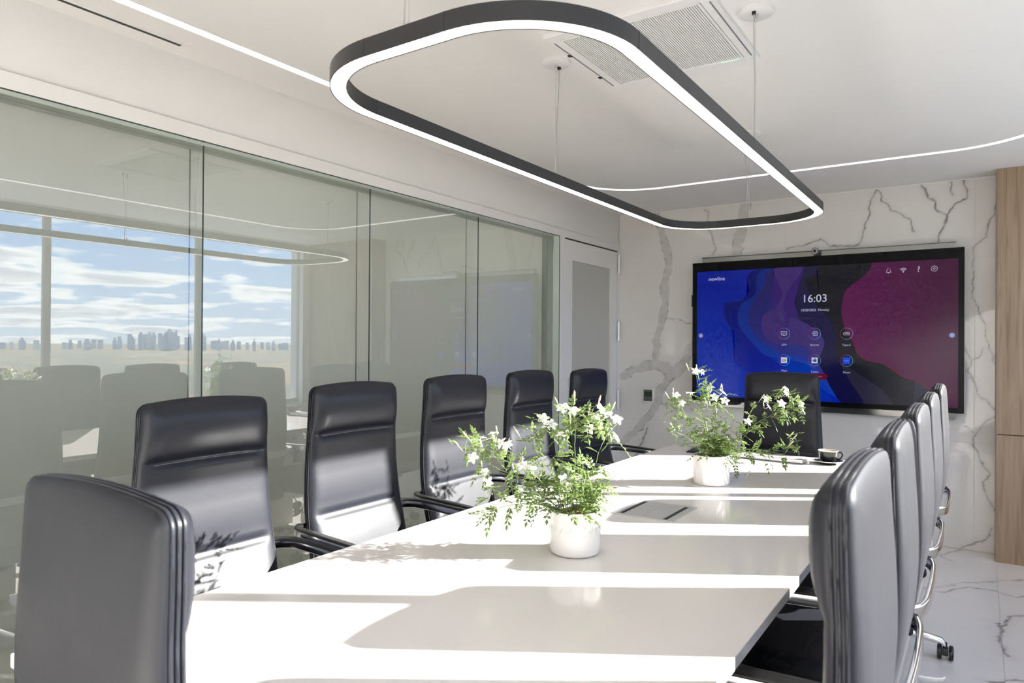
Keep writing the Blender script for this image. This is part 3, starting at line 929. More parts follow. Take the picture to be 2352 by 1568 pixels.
def pendant():
    z0, hgt, w = 1.91, .038, .040
    x0, x1, y0, y1, r = -1.372, -.584, 1.045, 3.63, .285
    t = empty('pendant_light', (-.978, 2.34, 1.91))
    tag(t, 'black rounded-rectangle pendant light with glowing underside above the table', 'pendant light')

    def ch(name, bm, m, parent=None, sm=None):
        o = obj(name, bm, m, parent or t, sm)
        if parent is None:
            o.matrix_parent_inverse = Matrix.Translation(-t.location)
        return o
    h = w / 2
    path = rr_path(x0 + h, x1 - h, y0 + h, y1 - h, r - h, 18, z0)
    bm = bmesh.new()
    sweep(bm, path, [(-h, 0), (-h + .002, 0), (-h + .002, .008), (h - .002, .008), (h - .002, 0), (h, 0), (h, hgt), (-h, hgt)], closed=True)
    ch('housing', bm, M['lampblack'], None, 30)
    bm = bmesh.new()
    sweep(bm, path, [(-h + .002, .0012), (h - .002, .0012), (h - .002, .007), (-h + .002, .007)], closed=True)
    ch('diffuser', bm, M['led'], None, 30)
    # housing joints at the ends of the curves
    for sx in (0, 1):
        for sy in (0, 1):
            cx = x0 if sx == 0 else x1
            y = (y0 + r) if sy == 0 else (y1 - r)
            ch('joint', nbox(cx - .0006 if sx == 0 else cx - w - .0006, cx + w + .0006 if sx == 0 else cx + .0006, y - .0008, y + .0008, z0 + .0006, z0 + hgt + .0005), M['seam'])
            x = (x0 + r) if sx == 0 else (x1 - r)
            yy = y0 if sy == 0 else y1 - w
            ch('joint', nbox(x - .0008, x + .0008, yy - .0006, yy + w + .0006, z0 + .0006, z0 + hgt + .0005), M['seam'])
    ym = 2.30
    for hx, hy, ax in ((x0 + h, ym, 1), (x1 - h, ym, 1), ((x0 + x1) / 2, y0 + h, 0), ((x0 + x1) / 2, y1 - h, 0)):
        sgn = (1 if hx < -.98 else -1) if ax else 1
        bm = bmesh.new()
        cxy = (hx, hy)
        lathe(bm, [(.0, ZC - .013), (.050, ZC - .013), (.056, ZC - .010), (.056, ZC), (0, ZC)], 40, cxy)
        can = ch('canopy', bm, M['white_plastic'], None, 40)
        off = .012
        bm = bmesh.new()
        lathe(bm, [(0, ZC - .036), (.003, ZC - .036), (.0055, ZC - .030), (.0055, ZC - .012), (0, ZC - .012)], 14, cxy)
        ch('cable_grip', bm, M['steel'], None, 40)
        bm = bmesh.new()
        lathe(bm, [(0, ZC - .022), (.006, ZC - .022), (.007, ZC - .012), (0, ZC - .012)], 12, (hx + off * (1 - ax) * -2, hy + off * 2 * ax * sgn))
        ch('cord_bush', bm, M['plastic'], None, 40)
        bm = bmesh.new()
        cyl(bm, (hx, hy, z0 + hgt + .012), (hx, hy, ZC - .034), .0007, seg=6)
        ch('wire', bm, M['steel'])
        bm = bmesh.new()
        q = (hx + off * (1 - ax) * -2, hy + off * 2 * ax * sgn)
        pts = [(q[0], q[1], ZC - .018), (q[0] * .8 + hx * .2, q[1] * .8 + hy * .2, ZC - .12), (q[0] * .35 + hx * .65, q[1] * .35 + hy * .65, ZC - .25), (q[0] * .45 + hx * .55, q[1] * .45 + hy * .55, ZC - .34), (q[0] * .6 + hx * .4, q[1] * .6 + hy * .4, z0 + hgt)]
        sweep(bm, catmull(pts, 6), circle_prof(.0021, 7), upv=(0.3, 1, 0))
        ch('power_cord', bm, M['cord'], None, 60)
        bm = bmesh.new()
        lathe(bm, [(0, z0 + hgt), (.004, z0 + hgt), (.004, z0 + hgt + .012), (.001, z0 + hgt + .017), (0, z0 + hgt + .017)], 12, cxy)
        ch('wire_socket', bm, M['steel'], None, 40)


pendant()

# ================================================================== the table
TZ = .74
TX0, TX1, TY0, TY1 = -1.440, -.363, .535, 3.755


def table():
    t = empty('conference_table', ((TX0 + TX1) / 2, (TY0 + TY1) / 2, 0))
    tag(t, 'long white glossy conference table in the middle of the room', 'table')
    X, Y = (TX1 - TX0) / 2, (TY1 - TY0) / 2
    obj('tabletop', nbox(-X, X, -Y, Y, TZ - .025, TZ, bev=.0018, seg=2), M['quartz'], t)
    for s in (-1, 1):
        b = obj('pedestal', nbox(-.20, .20, s * .85 - .22, s * .85 + .22, 0.03, TZ - .05, bev=.004), M['quartz'], t)
        obj('plinth', nbox(-.18, .18, s * .85 - .20, s * .85 + .20, 0, .03), M['plastic'], b)
    obj('under_frame', nbox(-X + .16, X - .16, -Y + .25, Y - .25, TZ - .055, TZ - .025), M['plastic'], t)


table()


def power_box():
    t = empty('table_power_box', (-.911, 2.226, TZ))
    tag(t, 'flush silver power outlet box with two brush slots in the tabletop', 'power outlet')
    a, b = .106, .117
    bm = bmesh.new()
    for q in ((-a, a, -b, -b + .012), (-a, a, b - .012, b), (-a, -a + .016, -b + .012, b - .012), (a - .016, a, -b + .012, b - .012)):
        box(bm, q[0], q[1], q[2], q[3], 0, .0032, bev=.0006, seg=1)
    obj('frame', bm, M['silver'], t)
    for x in (-.076, .076):
        obj('slot', nbox(x - .007, x + .007, -b + .014, b - .014, 0, .0012), M['brush'], t)
    for c, d in ((-.068, -.001), (.001, .068)):
        obj('lid', nbox(c, d, -b + .0125, b - .0125, 0, .0028, bev=.0005, seg=1), M['silver'], t)
    for s in (-1, 1):
        obj('edge_rail', nbox(s * .0865 - .003, s * .0865 + .003, -b + .012, b - .012, 0, .0028), M['silver'], t)


power_box()


# ================================================================== chairs
CH = {}


def chair_meshes():
    z0, zt = .455, 1.150
    zs_head, zs_low = .985, .715
    nv, nu = 96, 33
    # rows bunched near the top edge and the seams
    v = np.linspace(0, 1, nv)
    zz = z0 + (zt - z0) * np.sin(v * PI / 2) ** 1.15

    def width(z):
        return np.interp(z, [.45, .56, .66, .72, .85, .98, 1.05, 1.15], [.205, .216, .219, .217, .209, .201, .199, .196])

    def centre(z):
        return np.interp(z, [.45, .55, .65, .75, .85, .95, 1.05, 1.15], [-.222, -.244, -.266, -.284, -.292, -.292, -.288, -.286])

    def ctr(z):
        return (centre(z - .04) + 2 * centre(z) + centre(z + .04)) / 4
    r = .027
    u = np.linspace(-1, 1, nu)
    u = np.sign(u) * np.abs(u) ** .8
    Z, U = np.meshgrid(zz, u, indexing='ij')
    k = np.clip((Z - (zt - r)) / r, 0, 1)
    W = width(Z) - r * (1 - np.sqrt(np.clip(1 - k ** 2, 0, 1)))
    kb = np.clip(((z0 + .05) - Z) / .05, 0, 1)
    W = W - .05 * (1 - np.sqrt(np.clip(1 - kb ** 2, 0, 1)))
    Yv = U * W
    crown = -.010 * (U ** 2) * np.clip((Z - .9) / .25, 0, 1)          # top edge dips a little to the corners
    Zv = Z + crown
    d = np.minimum(np.minimum(W - np.abs(Yv), zt - Z), Z - z0)
    prof = lambda D: np.sqrt(np.clip(1 - (1 - np.clip(d / D, 0, 1)) ** 2, 0, 1))
    hmin = .0115
    core = np.clip((1 - np.abs(U) ** 6), 0, 1)
    # front: head roll above the upper seam, flat panel, seat roll under the lower seam
    head = np.clip((Z - zs_head) / (zt - zs_head), 0, 1)
    front = .013 + .017 * np.sin(np.clip(head, 0, 1) * PI) ** .6 * (Z > zs_head)
    low = np.clip((zs_low - Z) / (zs_low - z0), 0, 1)
    front = front + .017 * np.sin(np.clip(low * 1.5, 0, 1) * PI / 2) ** .8
    front = front + .006 * np.exp(-((Z - .80) / .07) ** 2)
    groove = (.015 * np.exp(-((Z - zs_head + .004) / .011) ** 2) + .010 * np.exp(-((Z - zs_low + .003) / .009) ** 2)) * np.clip((.93 - np.abs(U)) / .12, 0, 1)
    XF = ctr(Z) + hmin + front * prof(.055) - groove * core
    XR_ = ctr(Z) - hmin - (.010 + .007 * np.sin((Z - z0) / (zt - z0) * PI)) * prof(.06)
    F = np.stack([XF, Yv, Zv], -1).reshape(-1, 3)
    B = np.stack([XR_, Yv, Zv], -1).reshape(-1, 3)
    q = grid_quads(nv, nu)
    n = nv * nu
    quads = [q[:, ::-1], q + n]
    ring = [i * nu for i in range(nv)] + [(nv - 1) * nu + j for j in range(1, nu)] + [i * nu + nu - 1 for i in range(nv - 2, -1, -1)] + [j for j in range(nu - 2, 0, -1)]
    ring = np.array(ring)
    nxt = np.roll(ring, -1)
    quads.append(np.stack([ring, nxt, nxt + n, ring + n], 1))
    me = np_mesh('backrest', np.concatenate([F, B]), np.concatenate(quads), M['leather'])
    bm = bmesh.new()
    bm.from_mesh(me)
    bmesh.ops.recalc_face_normals(bm, faces=bm.faces[:])
    bm.to_mesh(me)
    bm.free()
    me.shade_smooth()
    CH['backrest'] = me
    # piping round the rim: three cords
    rim = (F[ring[:2 * nv + nu - 2]] + B[ring[:2 * nv + nu - 2]]) / 2
    rim = rim[6:-6]
    rim = rim[::2]
    bm = bmesh.new()
    for o in (-.0080, 0, .0080):
        path = []
        for i, p in enumerate(rim):
            a, b = rim[max(i - 1, 0)], rim[min(i + 1, len(rim) - 1)]
            tn = Vector((0, b[1] - a[1], b[2] - a[2])).normalized()
            out = tn.cross(Vector((1, 0, 0)))
            if out.dot(Vector((0, p[1], p[2] - .8))) < 0:
                out = -out
            path.append(Vector((p[0] + o, p[1], p[2])) + out * .0008)
        sweep(bm, path, circle_prof(.0026, 6), upv=(1, 0, 0))
    CH['piping'] = to_mesh('piping', bm, M['leather'], 60)
    # stitch lines along the two front seams
    for nm, zsm in (('stitching', zs_head - .007), ('stitching_low', zs_low - .006)):
        bm = bmesh.new()
        i = int(np.argmin(np.abs(zz - zsm)))
        row = F.reshape(nv, nu, 3)[i]
        row = row[np.abs(u) < .80]
        sweep(bm, [Vector(p) + Vector((.0004, 0, 0)) for p in row], circle_prof(.0008, 5))
        CH[nm] = to_mesh('stitching', bm, M['thread'], 60)
    # seat cushion
    nx, ny = 30, 33
    xs = -np.cos(np.linspace(0, PI, nx))
    ysn = -np.cos(np.linspace(0, PI, ny))
    A, Bq = np.meshgrid(xs, ysn, indexing='ij')
    hx, hy = .268, .245
    Xc = .012 + A * hx
    Yc = Bq * hy * (1 - .06 * np.clip(-A, 0, 1))
    dd = np.minimum((1 - np.abs(A)) * hx, (1 - np.abs(Bq)) * hy)
    pr = np.sqrt(np.clip(1 - (1 - np.clip(dd / .05, 0, 1)) ** 2, 0, 1))
    drop = -.035 * np.clip((Xc - .14) / .14, 0, 1) ** 2
    T = np.stack([Xc, Yc, .425 + .055 * pr + drop + .006 * np.cos(Bq * PI / 2)], -1).reshape(-1, 3)
    Bt = np.stack([Xc, Yc, .415 - .03 * pr + drop * .8], -1).reshape(-1, 3)
    q = grid_quads(nx, ny)
    n = nx * ny
    ring = np.array([i * ny for i in range(nx)] + [(nx - 1) * ny + j for j in range(1, ny)] + [i * ny + ny - 1 for i in range(nx - 2, -1, -1)] + [j for j in range(ny - 2, 0, -1)])
    nxt = np.roll(ring, -1)
    me = np_mesh('seat', np.concatenate([T, Bt]), np.concatenate([q, q[:, ::-1] + n, np.stack([ring, nxt, nxt + n, ring + n], 1)]), M['leather'])
    bm = bmesh.new()
    bm.from_mesh(me)
    bmesh.ops.recalc_face_normals(bm, faces=bm.faces[:])
    bm.to_mesh(me)
    bm.free()
    me.shade_smooth()
    CH['seat'] = me
    # arm rail: one polished band from arm to arm round behind the back, bent down under the seat at both ends
    half = [(-.321, 0, .668), (-.320, .09, .668), (-.316, .18, .668), (-.300, .238, .669), (-.262, .270, .670), (-.19, .281, .670), (-.05, .284, .664), (.10, .282, .654), (.165, .279, .640), (.170, .276, .605), (.135, .268, .53), (.085, .258, .43), (.060, .245, .392), (.03, .20, .382), (.0, .12, .382)]
    pr = rrect_prof(.013, .034, .004, 3)

    def band(bm, cp, s):
        m = len(cp)
        rings, prev = [], None
        for i, p in enumerate(cp):
            a, b = cp[max(i - 1, 0)], cp[min(i + 1, m - 1)]
            tn = (b - a).normalized()
            hz = tn.cross(Vector((0, 0, 1)))
            if i < 48:
                sd = hz.normalized()
            elif i < 72:
                sd = Vector((0, s, 0))
            else:
                sd = hz.normalized()
            if prev is not None:
                if sd.dot(prev) < 0:
                    sd = -sd
                sd = sd * .45 + prev * .55
            sd = (sd - tn * sd.dot(tn)).normalized()
            prev = sd
            uu = sd.cross(tn).normalized()
            kk = min(1, max(0, (i - 48) / 10))           # the strut lies flat and widens
            rings.append([bm.verts.new(p + sd * a_ * (1 + 2.0 * kk) + uu * b_ * (1 - .62 * kk)) for a_, b_ in pr])
        for A_, B_ in zip(rings[:-1], rings[1:]):
            for i in range(len(pr)):
                j = (i + 1) % len(pr)
                bm.faces.new((A_[i], A_[j], B_[j], B_[i]))
        bm.faces.new(rings[-1])
        return rings
    bm = bmesh.new()
    for s in (1, -1):
        cp = catmull([(x, y * s, z) for x, y, z in half], 6)
        band(bm, cp, s)
        pb = bmesh.new()
        seg = [Vector((p.x + (.006 if p.x < -.25 else .006 * max(0, (-.05 - p.x) / .2)), p.y - s * .005, p.z + .0155)) for p in cp[17:49]]
        sweep(pb, seg, rrect_prof(.026, .010, .0045, 3))
        CH['pad' + ('L' if s > 0 else 'R')] = to_mesh('arm_pad', pb, M['pad'], 40)
    bmesh.ops.remove_doubles(bm, verts=bm.verts[:], dist=2e-4)
    CH['rail'] = to_mesh('arm_rail', bm, M['chrome'], 40)
    # mechanism and column
    bm = nbox(-.12, .12, -.10, .10, .345, .392, bev=.008)
    box(bm, -.21, .06, -.045, .045, .36, .41, bev=.006)
    cyl(bm, (.02, -.10, .365), (.02, -.20, .355), .007, seg=10)
    CH['mechanism'] = to_mesh('mechanism', bm, M['plastic'], 35)
    bm = nbox(-.235, -.17, -.045, .045, .385, .56, bev=.012)
    CH['back_bracket'] = to_mesh('back_bracket', bm, M['plastic'], 35)
    bm = bmesh.new()
    lathe(bm, [(0, .08), (.026, .08), (.026, .22), (.0255, .225), (.014, .23), (.014, .36), (0, .36)], 24)
    CH['column'] = to_mesh('column', bm, M['chrome'], 35)
    bm = bmesh.new()
    lathe(bm, [(0, .068), (.038, .068), (.046, .078), (.046, .112), (.036, .126), (0, .126)], 30)
    CH['hub'] = to_mesh('hub', bm, M['chrome'], 35)
    # one spoke along +X with a turned down end, one caster under it
    bm = bmesh.new()
    secs = [(.03, .097, .046, .042), (.10, .097, .040, .038), (.20, .090, .032, .033), (.275, .0835, .026, .028), (.300, .078, .024, .026), (.312, .064, .022, .020)]
    rings = []
    for x, z, w, hh in secs:
        rings.append([bm.verts.new((x, a, z + b)) for a, b in rrect_prof(w, hh, min(w, hh) * .28, 3)])
    for A_, B_ in zip(rings[:-1], rings[1:]):
        for i in range(len(A_)):
            j = (i + 1) % len(A_)
            bm.faces.new((A_[i], A_[j], B_[j], B_[i]))
    bm.faces.new(rings[0][::-1])
    bm.faces.new(rings[-1])
    CH['spoke'] = to_mesh('spoke', bm, M['chrome'], 35)
    bm = bmesh.new()
    cyl(bm, (0, 0, .045), (0, 0, .075), .007, seg=10)
    box(bm, -.020, .018, -.011, .011, .022, .054, bev=.005)
    CH['caster'] = to_mesh('caster', bm, M['plastic'], 35)
    bm = bmesh.new()
    for a, b in (((.029, -.009), (.031, -.006)), ):
        pass
    prof = [(0, -.009), (.022, -.009), (.028, -.007), (.030, -.003), (.030, .003), (.028, .007), (.020, .009), (.012, .006), (0, .006)]
    rows = []
    for rr, yy in prof:
        rows.append([bm.verts.new((rr * math.cos(2 * PI * i / 24), yy, rr * math.sin(2 * PI * i / 24))) for i in range(24)])
    for A_, B_ in zip(rows[:-1], rows[1:]):
        for i in range(24):
            j = (i + 1) % 24
            bm.faces.new((A_[i], A_[j], B_[j], B_[i]))
    bmesh.ops.remove_doubles(bm, verts=bm.verts[:], dist=1e-5)
    CH['wheel'] = to_mesh('wheel', bm, M['plastic'], 40)


chair_meshes()


def chair(x, y, rz, dz, spin, label, group):
    t = empty('office_chair', (x, y, 0), rz)
    tag(t, label, 'chair', group)

    def part(name, key, parent=t, z=dz, loc=(0, 0, 0), rzp=0.0):
        o = link(name, CH[key], parent, (loc[0], loc[1], loc[2] + z))
        o.rotation_euler = (0, 0, rzp)
        return o
    part('seat', 'seat')
    b = part('backrest', 'backrest')
    part('piping', 'piping', b, 0)
    part('stitching', 'stitching', b, 0)
    part('stitching', 'stitching_low', b, 0)
    a = part('arm_rail', 'rail')
    for s in 'LR':
        part('arm_pad', 'pad' + s, a, 0)
    part('mechanism', 'mechanism')
    part('back_bracket', 'back_bracket')
    part('column', 'column', z=0)
    part('hub', 'hub', z=0)
    rs = random.Random(int(x * 100) * 31 + int(y * 100))
    for k in range(5):
        a = spin + 2 * PI * k / 5
        part('spoke', 'spoke', z=0, rzp=a)
        ca = rs.uniform(0, 6.28)
        c = part('caster', 'caster', z=0, loc=(.311 * math.cos(a), .311 * math.sin(a), 0), rzp=ca)
        for s in (-1, 1):
            w = link('wheel', CH['wheel'], c, (-.012, s * .021, .030))
            if s < 0:
                w.rotation_euler = (0, 0, PI)
    return t


LG, RG = 'chairs along the glass wall', 'chairs along the window side'
ORD = ['in front, partly behind the end chair', 'second from the front', 'in the middle of its row', 'fourth from the front', 'farthest back, by the door']
for k, (y, dz) in enumerate(zip((1.18, 1.757, 2.337, 2.93, 3.556), (-.010, .010, .016, .020, .012))):
    chair(-1.575, y, 0, dz, .35 + k * .37, 'black leather high-back chair along the glass wall, ' + ORD[k], LG)
ORD = ['in front, largest of its row', 'second from the front', 'in the middle of its row', 'fourth from the front', 'farthest back, by the screen']
for k, y in enumerate((1.09, 1.63, 2.165, 2.735, 3.40)):
    chair(-.425, y, PI, -.006, (PI * .62, .1, .42, .55, PI + .02)[k], 'black leather high-back chair along the window side, ' + ORD[k], RG)
chair(-.932, 3.84, -PI / 2, 0, .2, 'black leather high-back chair at the far end of the table, before the screen', 'chairs at the table ends')
chair(-1.01, .766, PI / 2, -.045, .9, 'black leather chair at the near end of the table, seen from behind', 'chairs at the table ends')


# ================================================================== jasmine plants
def leaflet(V, Fc, base, d, n, ln, w):
    d = d.normalized()
    s = d.cross(n).normalized()
    n = s.cross(d)
    i = len(V)
    V += [base, base + d * ln * .45 + s * w - n * ln * .05, base + d * ln * .45 - s * w - n * ln * .05, base + d * ln * .5 + n * ln * .04, base + d * ln - n * ln * .08]
    Fc += [(i, i + 3, i + 1), (i, i + 2, i + 3), (i + 1, i + 3, i + 4), (i + 3, i + 2, i + 4)]


def flower_meshes():
    out = []
    for k in range(3):
        rs = random.Random(50 + k)
        bm = bmesh.new()
        cyl(bm, (0, 0, -.017), (0, 0, 0), .0009, .0016, seg=6)
        for p in range(5):
            a = 2 * PI * p / 5 + rs.uniform(-.12, .12)
            ln, w, lift = .0150 * rs.uniform(.9, 1.12), .0050 * rs.uniform(.9, 1.1), rs.uniform(-.35, .25)
            rows = []
            for i in range(6):
                t = i / 5
                rr = .001 + ln * t
                z = .0010 + ln * (lift * t * t - .10 * t)
                ww = w * math.sin(PI * (.10 + .86 * t)) ** .8
                rows.append([bm.verts.new((math.cos(a) * rr - math.sin(a) * q * ww, math.sin(a) * rr + math.cos(a) * q * ww, z + abs(q) * .0012)) for q in (-1, 0, 1)])
            for A_, B_ in zip(rows[:-1], rows[1:]):
                for j in range(2):
                    bm.faces.new((A_[j], A_[j + 1], B_[j + 1], B_[j]))
        out.append(to_mesh('flower', bm, M['petal'], 60))
    bm = bmesh.new()
    lathe(bm, [(.0005, -.012), (.0012, 0), (.0022, .008), (.0018, .013), (.0004, .017)], 8)
    return out, to_mesh('bud', bm, M['bud'], 60)


FLOWERS, BUD = flower_meshes()


def jasmine(name, label, centre, pot_fn, flowers, buds, shoots, seed):
    rs = random.Random(seed)
    cx, cy = centre
    t = empty('potted_jasmine', (cx, cy, TZ))
    tag(t, label, 'plant', 'jasmine pots on the table')
    top = pot_fn(t)
    bm = bmesh.new()
    lathe(bm, [(.0595, top - .085), (.0625, top - .004), (.0625, top + .002), (.0600, top + .002), (.0585, top - .012), (0, top - .012)], 40)
    obj('liner', bm, M['liner'], t, 40)
    # soil: bumpy gravel disc
    bm = bmesh.new()
    for i in range(9):
        rr = .0585 * i / 8
        n = 1 if i == 0 else 44
        row = [bm.verts.new((rr * math.cos(2 * PI * j / n), rr * math.sin(2 * PI * j / n), top - .011 + rs.uniform(0, .006))) for j in range(n)]
        if i == 1:
            for j in range(n):
                bm.faces.new((prev[0], row[j], row[(j + 1) % n]))
        elif i > 1:
            for j in range(n):
                bm.faces.new((prev[j], row[j], row[(j + 1) % n], prev[(j + 1) % n]))
        prev = row
    obj('soil', bm, M['soil'], t)
    org = Vector((cx, cy, TZ))
    V, Fc = [], []
    sbm = bmesh.new()
    pts_all = []                                       # (point, tangent) on grown stems, for branching

    def grow(a, b, ta, r0, r1, leaves, dens):
        a, b = Vector(a), Vector(b)
        L_ = (b - a).length
        mid = a + ta * L_ * .5 + Vector((rs.uniform(-1, 1), rs.uniform(-1, 1), rs.uniform(-.3, .6))) * L_ * .07
        n = max(6, int(L_ / .012))
        P = []
        for i in range(n + 1):
            s = i / n
            P.append(a * (1 - s) ** 2 + mid * 2 * s * (1 - s) + b * s * s)
        for i in range(1, n):
            P[i] += Vector((rs.uniform(-1, 1), rs.uniform(-1, 1), rs.uniform(-1, 1))) * .0012
        sweep(sbm, P, circle_prof(1.0, 5), upv=(.31, .2, .93), scale=[r0 + (r1 - r0) * i / n for i in range(n + 1)])
        acc = 0.0
        side = 1
        for i in range(1, n + 1):
            tn = (P[i] - P[i - 1]).normalized()
            pts_all.append((P[i].copy(), tn))
            acc += (P[i] - P[i - 1]).length
            if leaves and i / n > .12 and acc > dens * rs.uniform(.7, 1.3):
                acc = 0
                for sd in (side, -side):
                    if rs.random() < .12:
                        continue
                    o = tn.orthogonal().normalized()
                    o = Matrix.Rotation(rs.uniform(0, 6.28), 3, tn) @ o
                    dr = (o * 1.0 + tn * rs.uniform(.1, .7) + Vector((0, 0, rs.uniform(-.35, .25)))).normalized()
                    compound(P[i], dr)
                side = -side
        return P

    def compound(p, d):
        ln = rs.uniform(.030, .052)
        k = rs.choice((3, 3, 4))
        nrm = d.cross(Vector((rs.uniform(-.4, .4), rs.uniform(-.4, .4), 1)).cross(d)).normalized()
        nrm = (Vector((0, 0, 1)) - d * d.z)
        if nrm.length < .1:
            nrm = d.orthogonal()
        nrm = (nrm.normalized() + Vector((rs.uniform(-.5, .5), rs.uniform(-.5, .5), 0))).normalized()
        s = d.cross(nrm).normalized()
        drp = rs.uniform(.05, .35)
        pp = [p + d * ln * q - Vector((0, 0, 1)) * ln * drp * q * q for q in (0, .33, .66, 1.0)]
        sweep(sbm, pp, circle_prof(.00042, 3), upv=(.3, .1, .95), caps=False)
        lw = rs.uniform(.0034, .0048)
        for q in range(1, k + 1):
            b = p + d * ln * q / (k + .4) - Vector((0, 0, 1)) * ln * drp * (q / (k + .4)) ** 2
            for sd in (1, -1):
                dd = (s * sd + d * .75 + Vector((0, 0, rs.uniform(-.35, .15)))).normalized()
                leaflet(V, Fc, b, dd, nrm, rs.uniform(.0125, .0175), lw)
        leaflet(V, Fc, pp[-1], (d - Vector((0, 0, drp))).normalized(), nrm, rs.uniform(.017, .024), lw * 1.15)

    root = Vector((cx, cy, TZ + top - .008))

    def from_root(tip, r0, dens):
        tip = Vector(tip)
        h = (tip - root)
        h.z = 0
        rr = min(.035, h.length * .25)
        st = root + (h.normalized() * rr if h.length > .01 else Vector()) + Vector((rs.uniform(-.02, .02), rs.uniform(-.02, .02), 0))
        up_ = Vector((0, 0, 1)) * (1.0 if tip.z > root.z + .05 else .55)
        ta = (up_ + (tip - st).normalized() * 1.3).normalized()
        return grow(st, tip, ta, r0, .0007, True, dens)

    for q in shoots:
        from_root(q, .0017, .024)
    main = sorted(range(len(flowers)), key=lambda i: -(Vector(flowers[i]) - root).length)
    made = []
    for i in main:
        f = Vector(flowers[i])
        best = min(pts_all, key=lambda a: (a[0] - f).length + (.15 if a[0].z > f.z else 0))
        if (best[0] - f).length > .13:
            from_root(f - Vector((0, 0, .014)), .0018, .020)
        else:
            grow(best[0], f - Vector((0, 0, .012)), (best[1] + Vector((0, 0, .4))).normalized(), .0009, .0006, (best[0] - f).length > .05, .022)
    for b in buds:
        b = Vector(b)
        best = min(pts_all, key=lambda a: (a[0] - b).length)
        grow(best[0], b, (best[1] + Vector((0, 0, .3))).normalized(), .0008, .0006, (best[0] - b).length > .05, .03)
    # low dense leaves round the base
    for k in range(13):
        a = rs.uniform(0, 6.28)
        p = root + Vector((math.cos(a), math.sin(a), 0)) * rs.uniform(.01, .05)
        q = p + Vector((math.cos(a) * rs.uniform(.01, .05), math.sin(a) * rs.uniform(.01, .05), rs.uniform(.04, .13)))
        grow(p, q, Vector((0, 0, 1)), .0012, .0006, True, .013)
    for v in sbm.verts:
        v.co -= org
    st = obj('stems', sbm, M['stem'], t)
    st['kind'] = 'stuff'
    me = bpy.data.meshes.new('foliage')
    me.from_pydata([tuple(v - org) for v in V], [], Fc)
    me.materials.append(M['leaf'])
    lf = link('foliage', me, t)
    lf['kind'] = 'stuff'
    outv = lambda p: Vector((p[0] - cx, p[1] - cy, .12)).normalized()
    for i, f in enumerate(flowers):
        o = link('flower', FLOWERS[i % 3], t, Vector(f) - org)
        d = (outv(f) * .55 + Vector((.55, -.55, .45)) * .8 + Vector((rs.uniform(-.6, .6), rs.uniform(-.6, .6), rs.uniform(-.3, .6)))).normalized()
        o.rotation_euler = d.to_track_quat('Z', 'Y').to_euler()
        o.scale = [rs.uniform(1.05, 1.32)] * 3
        for b in range(rs.choice((0, 0, 1, 1))):           # buds beside each bloom
            p = Vector(f) + Vector((rs.uniform(-.018, .018), rs.uniform(-.018, .018), rs.uniform(0, .02)))
            ob = link('bud', BUD, t, p - org)
            d = Vector((rs.uniform(-.6, .6), rs.uniform(-.6, .6), 1)).normalized()
            ob.rotation_euler = d.to_track_quat('Z', 'Y').to_euler()
    for b in buds:
        ob = link('bud', BUD, t, Vector(b) - org)
        d = (outv(b) + Vector((0, 0, .7))).normalized()
        ob.rotation_euler = d.to_track_quat('Z', 'Y').to_euler()
        ob.scale = (1.2, 1.2, 1.35)
    return t


def pot_facet(t):
    H, R0 = .118, .0695
    prof = [(.052, 0), (.060, .0015), (.0655, .006), (.0685, .014), (.0695, .026)] + [(R0, .026 + (H - .030) * k / 18) for k in range(1, 19)] + [(.0690, H - .001), (.0675, H), (.0655, H - .002), (.0645, H - .02), (.0645, .02), (0, .02)]
    N = 18

    def rf(r, z, th, k):
        if k > 22 or r < .05:
            return r
        a = ((th / (2 * PI) * N) % 1) - .5
        flat = math.cos(PI / N) / math.cos(a * 2 * PI / N)
        edge = .060 + .016 * (1 - 2 * abs(a))           # the facets run out in points
        w = min(1, max(0, (z - edge) / .004))
        wtop = min(1, max(0, (H - .004 - z) / .003))
        return r * (1 - (1 - flat) * w * wtop * 2.2) - .0016 * w * wtop
    bm = bmesh.new()
    lathe(bm, prof, 18 * 8, rfun=rf)
    obj('pot', bm, M['ceramic'], t, 25)
    return H - .004


def pot_wave(t):
    H, R0 = .118, .0690
    prof = [(.060, 0), (.0665, .001), (.0685, .004)] + [(R0, .004 + (H - .006) * k / 40) for k in range(1, 41)] + [(.0675, H), (.0655, H - .001), (.0645, H - .02), (.0645, .02), (0, .02)]

    def rf(r, z, th, k):
        if k > 43 or k < 2:
            return r
        w = math.sin(8 * th + 34 * (z + .02) + 1.2 * math.sin(2 * th + 24 * z))
        env = min(1, (H - z) / .012, z / .008)
        return r + .0030 * (1 - abs(w) ** .7 * 1.6) * max(0, env)
    bm = bmesh.new()
    lathe(bm, prof, 160, rfun=rf)
    obj('pot', bm, M['ceramic_matte'], t, 40)
    return H - .002


jasmine('a', 'white jasmine in a faceted glossy white pot, in the middle of the table', (-.905, 1.655), pot_facet, JASMINE_A_FLOWERS, JASMINE_A_BUDS, JASMINE_A_SHOOTS, 11)
jasmine('b', 'white jasmine in a wavy ribbed white pot, toward the far end of the table', (-.902, 2.798), pot_wave, JASMINE_B_FLOWERS, JASMINE_B_BUDS, JASMINE_B_SHOOTS, 23)


